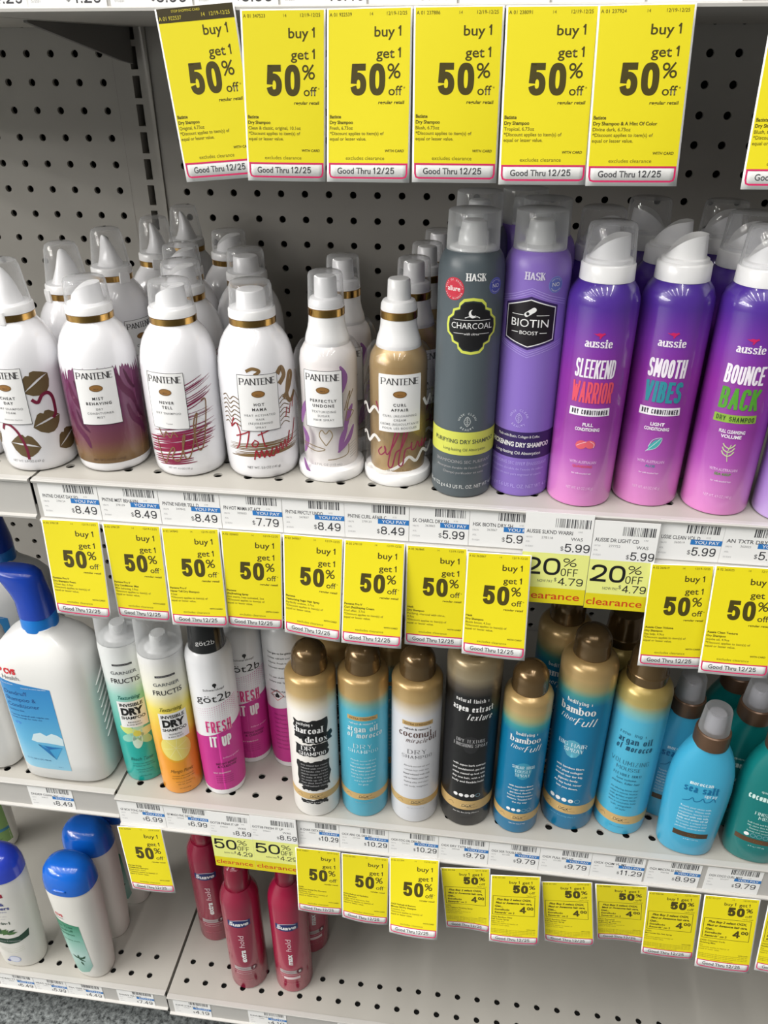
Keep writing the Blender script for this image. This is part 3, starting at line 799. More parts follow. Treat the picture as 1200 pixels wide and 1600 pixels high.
def hask(kind, m, fill):
    P = [('can_body', lathe_mesh('can_body', HPR, m, 56), None, None),
         ('actuator', lathe_mesh('actuator', [(180, 16), (181.5, 15.5), (183, 10.5), (191, 9.6), (192, 8.8), (197, 8.2), (198, 7), (198.2, .5)], WHITE), None, None),
         ('frosted_cap', cap_shell('frosted_cap', 17.9, 17.2, 179.5, 204.5, MILKY, 1.2), None, 'translucent frosted cap')]
    a = Art(); fill(a); P.insert(1, ('printed_label', a.mesh('printed_label', on_can(HPR, 22.8), 2.2, 10), None, None))
    KINDS[kind] = ('dry_shampoo_can', P)


def clean_badge(a, cx, cy, m):
    a.arc('HASK CLEAN', cx, cy, 6.2, 1.6, m, 90, bold=.01); a.arc('BEAUTY', cx, cy, 6.4, 1.6, m, 270, under=True, bold=.01)
    a.stroke([(cx, cy - 3.6), (cx - 2.2, cy - .8), (cx - 1.8, cy + 1.6), (cx, cy + 3.8), (cx + 1.8, cy + 1.6), (cx + 2.2, cy - .8)], .35, m, 3, closed=True); a.stroke([(cx, cy - 4.2), (cx, cy + 3.6)], .3, m, 3)
    for k in range(4):
        for s in (-1, 1): a.stroke([(cx, cy - 2.4 + k * 1.4), (cx + s * 1.5, cy - 1.4 + k * 1.4)], .25, m, 3)


LIME = ink((214, 222, 92))


def art_charcoal(a):
    cx, cy = .6, 132.5
    a.serif('HASK', 2, 165.5, 4.6, 13.5, WINK, fat=.22, thin=.1)
    a.ell(-13.2, 157.2, 7.4, 7.6, ink((206, 48, 70)), 1); a.ell(-13.2, 157.2, 5.2, 5.4, ink((220, 84, 100)), 2); a.ell(-13.2, 157.2, 4.9, 5.1, ink((206, 48, 70)), 3)
    a.text('allure', -13.2, 157.6, 3.2, WINK, w=9.4, bold=.015, lay=4); a.arc('BEST OF BEAUTY', -13.2, 157.2, 6.1, 1.1, WINK, 90, lay=4, step=13); a.arc('2019 WINNER', -13.2, 157.2, 6.3, 1.1, WINK, 270, lay=4, under=True, step=13)
    a.ell(16.6, 159, 5.3, 5.5, ink((110, 120, 200)), 1); a.ell(16.6, 159, 4.9, 5.1, ink((76, 84, 170)), 2); a.text('NO', 16.6, 159.2, 2.6, WINK, lay=3); a.arc('SULFATES', 16.6, 159, 4, .9, WINK, 90, lay=3); a.arc('PARABENS', 16.6, 159, 4.1, .9, WINK, 270, lay=3, under=True)

    def quat(sx, sy):
        p = [(0, 1), (.34, .95), (.5, .8), (.52, .66), (.74, .58), (.78, .4), (.96, .26), (1, 0)]
        q = p + [(x, -y) for x, y in p[-2::-1]]; q = q + [(-x, y) for x, y in q[-2:0:-1]]
        return [(cx + x * sx, cy + y * sy) for x, y in q]
    a.poly(quat(18.4, 19.6), LIME, 1); a.poly(quat(16.6, 17.6), ink((44, 54, 58)), 2); a.poly(quat(15.8, 16.6), BLACK, 3)
    a.text('CHARCOAL', cx, cy + .6, 4.1, WINK, w=28.5, lay=4)
    a.rect(cx - 13, cy + 4.3, cx + 13, cy + 4.6, WINK, 4); a.rect(cx - 12.5, cy - 5, cx - 5.4, cy - 4.7, WINK, 4); a.rect(cx + 5.4, cy - 5, cx + 12.5, cy - 4.7, WINK, 4)
    a.text('with citrus', cx, cy - 4.9, 1.7, WINK, lay=4, shear=.2)
    a.ell(cx, cy + 9, 2.6, 2.7, WINK, 4); a.ell(cx + 1, cy + 9.8, 2.1, 2.2, BLACK, 5); a.stroke([(cx - 5, cy + 6), (cx - 2, cy + 7), (cx, cy + 6.2), (cx + 3, cy + 7), (cx + 5, cy + 6)], .5, WINK, 5)
    clean_badge(a, 1, 63, ink((200, 206, 206)))
    a.rect(-72, 36, 72, 54.5, ink((208, 212, 92)), 1)
    a.text('PURIFYING DRY SHAMPOO', 0, 47, 3.2, ink((74, 84, 66)), bold=.015, w=50); a.text('Long-lasting Oil Absorption', 0, 40.6, 2.3, ink((92, 102, 72)), w=33)
    a.text('SHAMPOOING SEC PURIFIANT', 0, 30.6, 2.5, LGREY, w=46); a.text("Absorption durable de l'excès de sébum", 0, 25.8, 1.9, LGREY, w=44); a.text('Champú purificador en seco', 0, 21.6, 1.9, LGREY, w=32)
    a.text('150 ml 122 g e 6.3 US FL. OZ. NET WT. 4.3 OZ', 0, 9.8, 2.9, ink((206, 210, 210)), w=66, bold=.01)


def art_biotin(a):
    cx, cy = -1.2, 133.8; D = ink((52, 32, 92)); L = ink((186, 170, 232))
    a.serif('HASK', 0, 165.6, 4.6, 13.5, ink((226, 220, 240)), fat=.22, thin=.1)
    a.ell(14.6, 160, 5.3, 5.5, ink((140, 150, 220)), 1); a.ell(14.6, 160, 4.9, 5.1, ink((104, 116, 196)), 2); a.text('NO', 14.6, 160.2, 2.6, WINK, lay=3); a.arc('SULFATES', 14.6, 160, 4, .9, WINK, 90, lay=3); a.arc('PARABENS', 14.6, 160, 4.1, .9, WINK, 270, lay=3, under=True)
    hx = lambda sx, sy, k: [(cx, cy + sy), (cx + sx, cy + sy * k), (cx + sx, cy - sy * k), (cx, cy - sy), (cx - sx, cy - sy * k), (cx - sx, cy + sy * k)]
    for i in range(3):
        e = 2.6 + i * 1.6
        for s in (1, -1): a.stroke([(cx - 26, cy + s * (9.5 + e)), (cx - 12, cy + s * (13.5 + e)), (cx, cy + s * (18 + e)), (cx + 12, cy + s * (13.5 + e)), (cx + 26, cy + s * (9.5 + e))], .35, L, 1, smooth=False)
    a.poly(hx(19, 18.4, .68), D, 1); a.poly(hx(17.6, 16.6, .68), WINK, 2); a.poly(hx(16.9, 15.8, .68), ink((26, 20, 26)), 3)
    a.text('BIOTIN', cx, cy + .4, 5.4, WINK, w=26, lay=4); a.text('BOOST', cx, cy - 6.3, 2.5, WINK, w=12.5, lay=4)
    for s in (-1, 1):
        x = sorted((cx + s * 7.4, cx + s * 12.4)); a.rect(x[0], cy - 6.5, x[1], cy - 6.1, WINK, 4)
        x = sorted((cx + s * 4.4, cx + s * 13)); a.rect(x[0], cy + 5.6, x[1], cy + 6.0, WINK, 4)
    a.stroke([(cx - 2.4, cy + 6.2), (cx + 2.4, cy + 9.6)], 3.2, WINK, 4, smooth=False); a.ell(cx + 2.4, cy + 9.6, 1.6, 1.6, WINK, 4); a.ell(cx - 2.4, cy + 6.2, 1.6, 1.6, WINK, 4); a.ell(cx - 1.6, cy + 6.8, 1.1, 1.1, BLACK, 5)
    clean_badge(a, -2.6, 64.5, ink((196, 182, 236)))
    a.rect(-72, 32.6, 72, 53.6, D, 1)
    a.text('Made with Biotin, Collagen & Coffee', -2, 50.2, 2.1, WINK, w=32); a.text('THICKENING DRY SHAMPOO', -2, 43.6, 3.6, WINK, bold=.03, w=50); a.text('Long-lasting Oil Absorption', -2, 37, 2.5, WINK, w=36)
    a.text('SHAMPOOING SEC EFFET ÉPAISSISSANT', -2, 28.4, 2.5, L, w=50); a.text("Absorption durable de l'excès de sébum", -2, 23.8, 1.9, L, w=45); a.text('Champú en seco para engrosar el cabello', -2, 19.4, 1.9, L, w=42)
    a.text('150 ml 122 g e 5.6 US FL. OZ. NET WT. 4.3 OZ', -2, 9.4, 2.9, L, w=66)


hask('charcoal', mat('slate_satin', (84, 94, 100), .36), art_charcoal)
hask('biotin', mat('lavender_satin', (140, 112, 200), .36), art_biotin)

# ---- tall violet to pink cans
APR = [(0, 21.5), (.8, 23.2), (3, 24), (60, 24.2), (148, 24.2), (153, 23.6), (158, 21.6), (161.5, 19), (163, 17.6)]
VIOL = fade('violet_pink', [(0, (226, 138, 208)), (22, (214, 126, 204)), (42, (178, 84, 182)), (66, (146, 54, 156)), (100, (142, 50, 158)), (126, (120, 52, 164)), (148, (82, 46, 150)), (163, (68, 38, 142))], 170, .3, coat=1.)
LAVI = fade('violet_lavender', [(0, (196, 168, 226)), (30, (172, 138, 214)), (60, (138, 88, 188)), (110, (112, 62, 170)), (163, (70, 40, 146))], 170, .3, coat=1.)


def roo(a, cx, cy, m):
    a.poly([(cx - 4.2, cy + 1.4), (cx - 2, cy + 1.2), (cx - .6, cy + 1.9), (cx + 1.6, cy + 1.6), (cx + 3, cy + 2.2), (cx + 3.8, cy + 1.2), (cx + 2.6, cy + .6), (cx + 1.4, cy - .6), (cx + .8, cy - 1.9), (cx - .2, cy - 1.9), (cx + .2, cy - .5), (cx - 1.6, cy + .1)], m, 2)


def aussie(kind, body, w1, w2, col, box, boxcol, boxink, subs, icon, cap, mix, net):
    P = [('can_body', lathe_mesh('can_body', APR, body, 56), None, None),
         ('collar', lathe_mesh('collar', [(162.6, 17.6), (163, 18.2), (173, 17.9), (174, 17.2), (174.4, 16)], WHITE), None, None),
         ('spray_nozzle', slanted('spray_nozzle', 13.2, 177, 191.5, .12), None, None)]
    if cap: P.append(('clear_cap', cap_shell('clear_cap', 17.3, 15.6, 174, 199, CLEAR, 3.), None, 'transparent cap'))
    a = Art(); wm = ink((240, 232, 244)); lt = ink((222, 178, 224))
    roo(a, 0, 130.5, ink((200, 30, 96))); a.serif('aussie', 0, 125.4, 5.6, 18.6, wm, fat=.2, thin=.08, gap=.26)
    a.sk(w1, 0, 107.4, 13.2, 27.5 if len(w1) > 6 else 25.5, 1.3 if len(w1) > 6 else 1.6, wm, shear=.04); a.sk(w2, 0, 90.4, 15.4, 28.5 if len(w2) > 5 else 25.5, 1.5 if len(w2) > 5 else 2.3, ink(col), shear=.04)
    r = [(-14.5, 72.6), (14.2, 73.4), (13.8, 79.2), (-14.2, 78.6)]
    a.poly(r, ink(boxcol), 1); a.sk(box, 0, 75.9, 3.5, 25, .52, ink(boxink), gap=1.2)
    a.lines(subs, 0, 66.6, 3.6, 2.4, wm, bold=.03, maxw=17)
    icon(a, 0, 51)
    a.text('WITH AUSTRALIAN', 0, 37.4, 2.2, lt, bold=.02, w=19); a.text(mix, 0, 34, 1.9, ink(col), bold=.02, maxw=14)
    a.text('for soft tousled hair', 0, 28.4, 1.3, wm, maxw=14); a.text(net, 0, 16.2, 2.2, ink((236, 196, 232)), w=19.5)
    P.insert(1, ('printed_label', a.mesh('printed_label', on_can(APR, 24.2), 2.3, 9), None, None))
    KINDS[kind] = ('dry_conditioner_can' if 'COND' in box else 'dry_shampoo_can', P)


def ic_fruit(a, x, y):
    c = ink((222, 96, 110)); a.ell(x - 2.8, y, 4, 3.4, c, 2, rot=.3); a.ell(x + 3.4, y + .6, 3.6, 3.2, c, 2); a.stroke([(x - 6, y - 1), (x - 3, y + 1), (x + .6, y + 2.6)], .5, ink((240, 190, 200)), 3); a.stroke([(x + 3, y + 3), (x + 6, y + 1), (x + 6, y - 2)], .4, ink((240, 190, 200)), 3)


def ic_leaf(a, x, y):
    c = ink((70, 170, 172)); w = ink((196, 226, 226))
    a.poly([(x - 4, y - 5), (x - 3, y - 1), (x, y + 3), (x + 4.6, y + 5.4), (x + 4, y + 1), (x + 1, y - 3)], c, 2); a.stroke([(x - 5, y - 6), (x, y), (x + 4, y + 5)], .4, w, 3); a.stroke([(x - 3.6, y - 2), (x - 1, y + 3.6), (x + 4.6, y + 5.4), (x + 4, y + 1), (x + 1, y - 3), (x - 4, y - 5)], .35, w, 3)


def ic_twig(a, x, y):
    w = ink((196, 210, 160)); a.stroke([(x + 1, y - 7), (x, y), (x + 1.4, y + 6)], .5, w, 2)
    for k in range(3):
        for s in (-1, 1): a.stroke([(x + .4, y - 3 + k * 3), (x + s * 2.6, y - 1.4 + k * 3), (x + s * 4, y + 1 + k * 2.8)], .8, w, 2)


aussie('sleek', VIOL, 'SLEEKEND', 'WARRIOR', (226, 84, 104), 'DRY CONDITIONER', (240, 236, 244), (52, 44, 60), ['FULL', 'CONDITIONING'], ic_fruit, True, 'QUANDONG', 'NET WT. 4.9 OZ (140 g)')
aussie('smooth', VIOL, 'SMOOTH', 'VIBES', (48, 140, 156), 'DRY CONDITIONER', (240, 236, 244), (52, 44, 60), ['LIGHT', 'CONDITIONING'], ic_leaf, False, 'ALOE', 'NET WT. 4.9 OZ (140 g)')
aussie('bounce', VIOL, 'BOUNCE', 'BACK', (84, 158, 50), 'DRY SHAMPOO', (140, 178, 66), (48, 66, 40), ['FULL CLEANSING', 'VOLUME'], ic_twig, True, 'SEA KELP', 'NET WT. 4.9 OZ (140 g)')
aussie('texture', LAVI, 'TEXTURE', 'TAMER', (120, 60, 170), 'DRY SHAMPOO', (226, 214, 240), (60, 40, 90), ['FULL CLEANSING', 'TEXTURE'], ic_twig, True, 'JOJOBA OIL', 'NET WT. 4.9 OZ (140 g)')

# ---- slim paper-white cans with clear caps (middle shelf, left)
GPR = [(0, 18.6), (.8, 20), (3, 20.8), (20, 21.2), (80, 22), (174, 22.2), (181, 21.4)]


def garnier(kind, body, scent, scents, fruit, c):
    P = [('can_body', lathe_mesh('can_body', GPR, body, 56), None, None)]
    a = Art()
    a.rect(-9.5, 159, 9.5, 161.4, ink((50, 50, 52)), 1); a.text('TEXTURIZING & FRESH', 0, 160.2, 1.1, LGREY, w=16)
    a.text('GARNIER', 0, 150.4, 3.9, ink((96, 100, 104)), w=25, bold=.006); a.text('FRUCTIS', 0, 140.4, 5.8, ink((34, 34, 36)), w=28, bold=.008)
    a.text('Texturising', 0, 118.8, 4.6, ink(c), w=22, shear=.35, bold=.015)
    a.rect(-13.4, 79, 14.6, 113.4, WINK, 1)
    for t, y, h, wd, bo in (('INVISIBLE', 109, 4, 23, .03), ('DRY', 100.4, 8.6, 22, .06), ('SHAMPOO', 92, 3.8, 24, .02), ('REFRESH', 86, 1.9, 12, 0), ('& ADD BODY', 82.6, 1.9, 15, 0)): a.text(t, .6, y, h, BLACK, w=wd, bold=bo)
    fruit(a)
    a.text(scent, 1, 34, 4.6, ink(scents), w=24, shear=.3)
    for y, t in ((27, "INVISIBLE DRY SHAMPOO"), (23.6, 'NO RESIDUE, ALL HAIR TYPES'), (18, 'WITH RICE STARCH'), (14.6, 'NET WT. 4.4 OZ'), (8.6, '4.4 OZ (124 g)')): a.text(t, 1, y, 1.4, ink(scents), maxw=24)
    P += [('printed_label', a.mesh('printed_label', on_can(GPR, 22), 2.2, 9), None, None),
          ('spray_nozzle', lathe_mesh('spray_nozzle', [(180, 15), (183, 13), (185, 8.6), (194, 8.2), (196, 7), (196.2, .5)], WHITE), None, None),
          ('frosted_cap', cap_shell('frosted_cap', 21.6, 20.2, 181, 222, MILKY, 4.), None, 'translucent frosted cap')]
    KINDS[kind] = ('dry_shampoo_can', P)


def fr_lemon(a):
    a.ell(-2, 66, 17, 20, ink((236, 170, 40)), 0, rot=.2); a.ell(-1.4, 66.6, 15.2, 18, ink((238, 224, 120)), .4, rot=.2)
    for k in range(7):
        t = .5 + k * .9; a.stroke([(-1.4, 66.6), (-1.4 + 13 * math.cos(t), 66.6 + 15 * math.sin(t))], .4, ink((246, 240, 180)), .8)


def fr_flower(a):
    for k, c in ((.2, (226, 232, 180)), (1.3, (180, 222, 196)), (2.6, (212, 226, 130)), (3.6, (150, 210, 190)), (4.6, (206, 232, 214)), (5.5, (176, 216, 160))):
        cx, cy = 1 + 8 * math.cos(k), 69 + 9 * math.sin(k); a.ell(cx, cy, 11, 5.2, ink(c), .5, rot=k)
    a.ell(1, 70, 4, 4, ink((220, 214, 90)), .9)


garnier('tonic', fade('tonic_wrap', [(0, (20, 168, 160)), (58, (30, 176, 166)), (84, (90, 190, 176)), (120, (150, 208, 196)), (140, (226, 232, 230)), (181, (232, 234, 234))], 185, .3, coat=.3), 'Beach Tonic', (14, 104, 100), fr_flower, (26, 110, 100))
garnier('mango', fade('mango_wrap', [(0, (240, 156, 34)), (55, (242, 160, 40)), (90, (240, 190, 62)), (118, (240, 222, 92)), (138, (240, 238, 214)), (181, (236, 236, 236))], 185, .3, coat=.3), 'Mango Picnic', (120, 84, 24), fr_lemon, (116, 110, 30))

# ---- white and magenta cans
TPR = [(0, 19.4), (.8, 20.6), (3, 21.2), (40, 22), (100, 22.4), (174, 22.4), (180, 21), (184.5, 18)]
MAG = ink((196, 48, 142))


def art_got(a):
    n = 40
    for i in range(n):       # magenta lower wrap with a rising edge round the can
        x0 = -70 + 140 * i / n; x1 = -70 + 140 * (i + 1) / n; f = lambda x: 89 + 8 * math.sin((x - 4) / 22.4)
        a.poly([(x0, 0.6), (x1, 0.6), (x1, f(x1)), (x0, f(x0))], MAG, 1)
    a.text('Schwarzkopf', 3, 144.6, 2.6, ink((70, 70, 72)), w=21); a.ell(4, 150, 2, 2.2, BLACK, 2); a.rect(3.4, 146.4, 4.8, 149, BLACK, 2)
    a.text('göt2b', 2, 133.6, 9, BLACK, w=35)
    for r in range(9):
        for k in range(20):
            x = -20 + k * 2.3; y = 123.5 - r * 2.4 + 6 * math.sin((x - 4) / 22.4) - (0 if k > 8 else r * .4)
            s = 1.1 - r * .07 - (.035 * (19 - k))
            if s > .2: a.rect(x, y, x + s * 1.4, y + s, ink((200, 110, 160)), 2)
    a.sk('FRESH', 3, 97, 15, 26, 2.5, ink((248, 226, 236)), lay=3); a.sk('FRESH', 3, 97, 14.6, 25.4, 1.75, ink((212, 58, 128)), lay=4, gap=.75)
    a.sk('IT UP', 3, 77, 14.4, 22, 2.1, WINK)
    a.text('brilliance sprühen', 12, 54, 2.3, ink((240, 190, 226)), w=18, shear=.3)
    D = ink((96, 16, 66))
    for t, y, h in (('INSTANT REFRESH', 46, 2.8), ('& CLEANSE', 42, 2.8)): a.text(t, 6, y, h, D, maxw=22, bold=.02)
    a.text('DRY SHAMPOO', 0, 33, 1.6, WINK, w=18)
    for i in range(4): a.text('for all hair types, no residue', 2, 28 - i * 3, 1.3, D, maxw=18)


def art_got_back(a):
    n = 40
    for i in range(n):
        x0 = -70 + 140 * i / n; x1 = -70 + 140 * (i + 1) / n; f = lambda x: 88 + 6 * math.sin((x - 4) / 22.4)
        a.poly([(x0, 0.6), (x1, 0.6), (x1, f(x1)), (x0, f(x0))], MAG, 1)
    rows = ['You got to be glitzy', 'instant refresh and', 'volume. Fresh feeling', 'between washes.', '', 'To use: shake well', 'before use. Spray', '', 'WARNING: FLAMMABLE', 'KEEP AWAY FROM HEAT']
    for i, t in enumerate(rows):
        if t: a.text(t, -17, 158 - i * 6.2, 2.2, INK, al='L', bold=.015 if i in (0, 8) else 0, maxw=26)
    r = ink((206, 50, 50)); a.stroke([(-9, 96), (-2, 103), (-9, 110), (-16, 103)], .8, r, 2, closed=True, smooth=False); a.poly([(-11, 100), (-7, 100), (-6.6, 103), (-9, 107), (-10, 104.6), (-11.4, 103)], BLACK, 2)
    for i in range(9): a.text('DIRECTIONS / INGREDIENTS', 0, 76 - i * 6, 1.8, ink((120, 24, 88)), maxw=30)


def got(kind, fill):
    P = [('can_body', lathe_mesh('can_body', TPR, mat('white_lacquer', (236, 237, 240), .26, coat=.4), 56), None, None)]
    a = Art(); fill(a)
    t = Art(); t.text('göt2b', 0, 197, 5, WINK, w=18)
    P += [('printed_label', a.mesh('printed_label', on_can(TPR, 22.4), 2.2, 9), None, None),
          ('black_cap', lathe_mesh('black_cap', [(183.8, 16.6), (184.6, 17.6), (186, 17.4), (214, 16), (217, 15), (218, 12), (218.2, .5)], mat('black_gloss', (18, 18, 20), .2, coat=.5)), None, 'black plastic cap'),
          ('cap_lettering', t.mesh('cap_lettering', on_can([(184, 17.6), (216, 16)], 17), 2), 'black_cap', None)]
    KINDS[kind] = ('dry_shampoo_can', P)


got('got', art_got); got('gotback', art_got_back)

# ---- gold-topped cans
GT = (196, 162, 104); GS = (186, 152, 98)


def gold_can(kind, r, zs, zc, zt, body, fill, cap='dome', name='dry_shampoo_can'):
    prof = [(0, r - 2.6), (.8, r - 1), (3, r - .3), (30, r), (zs, r), (zs + (zc - zs) * .35, r - 1.0), (zs + (zc - zs) * .65, r - 3), (zs + (zc - zs) * .88, r - 5.8), (zc, 16.6 if cap == 'dome' else 17.6)]
    P = [('can_body', lathe_mesh('can_body', prof, body, 56), None, None)]
    a = Art(); fill(a); P.append(('printed_label', a.mesh('printed_label', on_can(prof, r), 2.3, 9), None, None))
    if cap == 'dome':
        zd = zt - 16.2
        cp = [(zc - .6, 15.6), (zc - .4, 16.6), (zc + 3, 16.8), (zc + 4, 16.4), (zd, 16.4)] + [(zd + 16.2 * math.sin(t), 16.4 * math.cos(t)) for t in [math.pi / 2 * k / 10 for k in range(1, 10)]] + [(zt, .6)]
    else:
        cp = [(zc - .6, 17), (zc - .4, 18.2), (zc + 8, 18.2), (zc + 9, 17.4), (zc + 10, 17.2), (zc + 26, 16.2), (zc + 32, 14), (zc + 34, 9), (zc + 34.4, .6)]
    P.append(('bronze_cap', lathe_mesh('bronze_cap', cp, BRONZE, 44), None, 'glossy bronze cap'))
    KINDS[kind] = (name, P)


RING = ink((200, 168, 110))


def ring(a, z0, z1, r, m=RING):
    a.rect(-math.pi * r, z0, math.pi * r, z1, m, 1)


def ogx(a, z, h=3.4):
    a.ell(0, z, 6.4, h * .72, ink((214, 184, 128)), 1.5); a.text('OGX', 0, z + .1, h, BLACK, w=9.6, bold=.0, lay=3); a.stroke([(-5, z - 1.6), (2, z - 1), (8, z + 2.2)], .3, BLACK, 3); a.text('beauty pure and simple', 6, z - 2.3, .8, BLACK, lay=3)
    a.stroke([(-19, z - 1), (-15, z + 1.6), (-13, z - 1.4)], .4, BRZ, 2)


FINE = ['Absorb excess oil and', 'refresh hair with this', 'blend infused with rich', 'oils to leave your hair', 'feeling silky and clean', 'soft body, weightless', 'and a light finish']


def art_detox(a):
    r = random.Random(5)

    def splat(x0, x1, y0, y1, seed):
        r = random.Random(seed); p = []; n = 16
        for i in range(n + 1): p.append((x0 + (x1 - x0) * i / n, y1 + r.uniform(-.8, .8) + (1.5 if i > n / 2 else 0)))
        for i in range(1, 6): p.append((x1 + r.uniform(-1.5, 2), y1 + (y0 - y1) * i / 6))
        for i in range(n + 1): p.append((x1 + (x0 - x1) * i / n, y0 + r.uniform(-.9, .9)))
        for i in range(1, 6): p.append((x0 + r.uniform(-1.5, 1.2), y0 + (y1 - y0) * i / 6))
        a.poly(p, BLACK, 1)
    splat(-18, 17, 107, 130, 2); splat(-9, 21, 102, 112, 4); splat(-17, 16, 85, 99.5, 6); splat(-17, 17, 44, 77, 8); splat(-12, 13, 38.4, 45, 9); splat(-14, 13, 19.5, 24, 10)
    a.serif('purifying +', -6, 126.6, 3.4, 16, WINK); a.serif('charcoal', -3.5, 119, 7.6, 31, WINK, fat=.2); a.serif('detox', 5, 107.6, 7.4, 22, WINK, fat=.2)
    a.serif('DRY', -3, 95.6, 5.4, 15, WINK, fat=.18, gap=.3); a.serif('SHAMPOO', 0, 88.6, 4.6, 27, WINK, fat=.18, gap=.3)
    for i, t in enumerate(['this blend for roots', 'infused with coconut', 'and kaolin clay helps', 'absorb excess oil from', 'the scalp. A fine mist', 'to soak up oil, for', 'hair that feels like', 'a refreshed cloud']): a.text(t, 1, 73 - i * 4.0, 2.0, LGREY, w=27, bold=.01)
    ring(a, 25.6, 34.6, 24); ogx(a, 30.2); a.text('Net Wt. 5 oz (142 g)', 0, 21.6, 1.4, WINK, lay=3)


def art_argan(a, dark=False):
    tx = ink((214, 232, 236)) if not dark else INK
    a.rect(-15, 131.6, 15, 136.8, RING, 1); a.text('EXTRA STRENGTH', 0, 134.2, 2.5, BRZ, w=25, bold=.01)
    a.text('refresh & restore +', 0, 128, 2.4, tx, w=26, bold=.01); 
    if not dark:
        a.serif('argan oil', 0, 121.4, 7, 30, tx, fat=.18); a.serif('of morocco', 2, 113.4, 6.8, 35, tx, shear=.12, fat=.16)
        d = tx
    else:
        a.serif('coconut', -2, 121.6, 8, 33, ink((92, 66, 62)), fat=.16); a.serif('miracle', -1, 113.4, 5.6, 20, ink((92, 66, 62)), shear=.3, fat=.1); a.serif('oil', 15.4, 115.4, 7.6, 9, ink((92, 66, 62)), fat=.16)
        d = ink((90, 90, 94))
    a.serif('DRY', 0, 98.8, 5.2, 18, d, gap=.5, fat=.13); a.serif('SHAMPOO', 0, 92, 4, 30, d, gap=.45, fat=.13)
    for i, t in enumerate(FINE[:6] if dark else FINE + ['for gloss']): a.text(t, 0, 80 - i * (5.4 if dark else 4.6), 2.0, ink((120, 120, 124)) if dark else tx, maxw=27, bold=.015 if i in (2, 3) else 0)
    ring(a, 25.6, 34.6, 24); ogx(a, 30.2); a.text('Net Wt. 5 oz (142 g)', 0, 21.6, 1.4, LGREY, lay=3)


def dots(a, y, full, half, x0=-11.5, s=2.2):
    for i in range(5):
        x = x0 + i * s * 2.5
        if i < full: a.ell(x, y, s, s, WINK, 2)
        elif i == full and half: a.ell(x, y, s, s, WINK, 2); a.text('4', x, y, 1.6, INK, lay=3)
        else: a.stroke([(x + s * math.cos(t), y + s * math.sin(t)) for t in [k * .628 for k in range(10)]], .35, ink((150, 190, 205)), 2, closed=True)


def badge(a, y, rgb):
    c = ink(rgb); n = 12; a.poly([(8.4 * math.cos(t) * (1 + .08 * math.sin(3 * t)), y + 11 * math.sin(t)) for t in [2 * math.pi * k / n for k in range(n)]], c, .5)


def art_aspen(a):
    a.serif('natural finish +', -1, 166.4, 4.4, 31, WINK); a.serif('aspen extract', 0, 157, 7, 39, WINK, fat=.18); a.serif('Texture', 6, 147, 7, 24, WINK, shear=.3, fat=.13)
    badge(a, 112, (40, 40, 42))
    a.serif('DRY TEXTURE', 0, 117, 3.9, 28, LGREY); a.serif('FINISHING SPRAY', 0, 111.4, 3.9, 33, LGREY)
    a.lines(['with aspen bark extract', 'and sandalwood, get that', 'matte, messed up look with', 'day one hair, with a full', 'body and flexible hold.'], 0, 86, 5.6, 2.5, WINK, bold=.012, maxw=32)
    dots(a, 44.6, 3, True); ring(a, 24.6, 37, 25.8); ogx(a, 30.6, 4); a.text('Net Wt. 8oz (227g) 290mL ℮', 0, 20.6, 1.6, WINK, maxw=26)


def art_tousle(a):
    a.serif('bodifying +', 0, 134, 3.6, 20, WINK); a.serif('bamboo', -1, 126.4, 6.8, 29, WINK, fat=.19); a.serif('fiber', -8, 117, 4.6, 13, WINK, shear=.3, fat=.12); a.serif('Full', 6, 116, 7.2, 15, WINK, shear=.35, fat=.13)
    badge(a, 87, (60, 150, 180)); [a.serif(t_, 0, 92 - i_ * 5.2, 3.7, w_, ink((206, 230, 238))) for i_, (t_, w_) in enumerate((('SUGAR HIGH', 21), ('TOUSLE', 16), ('SPRAY', 14)))]
    a.lines(['with bamboo fibers', 'and sugar cane extract', 'get bend, flexible', 'bounce, vibrant volume', 'texture. Tousled hair', 'the sky way'], 0, 66.6, 4.3, 2.1, WINK, bold=.012, maxw=25)
    dots(a, 34, 3, False, s=2.0, x0=-10); ring(a, 18.6, 29, 22); ogx(a, 23.6, 3.4); a.text('Net Wt. 6oz (170g)', 0, 15, 1.4, WINK, maxw=20)


def art_bamboo(a):
    a.serif('bodifying +', 0, 167, 4.2, 23, WINK); a.serif('bamboo', -1, 157.6, 8.4, 33, WINK, fat=.19); a.serif('fiber', -9, 146.4, 5.6, 15, WINK, shear=.3, fat=.12); a.serif('Full', 7, 144.8, 9, 18, WINK, shear=.35, fat=.13)
    badge(a, 110, (90, 168, 192)); a.serif('BIG HAIR', -1, 115, 4.6, 27, ink((220, 238, 244))); a.serif('SPRAY', 1, 108.6, 4.4, 18, ink((220, 238, 244)))
    a.lines(['with bamboo fibers', 'and plant collagen', 'drench hair for big,', 'gigantic body.', 'All day hold, never', 'lets you down.'], 0, 86, 5.4, 2.5, WINK, bold=.012, maxw=27)
    dots(a, 42, 3, True, s=2.5, x0=-13); ring(a, 24, 36, 25.6); ogx(a, 30, 4); a.text('Net Wt. 8oz (227g) 290mL ℮', 0, 19.6, 1.6, ink((120, 190, 220)), maxw=26)


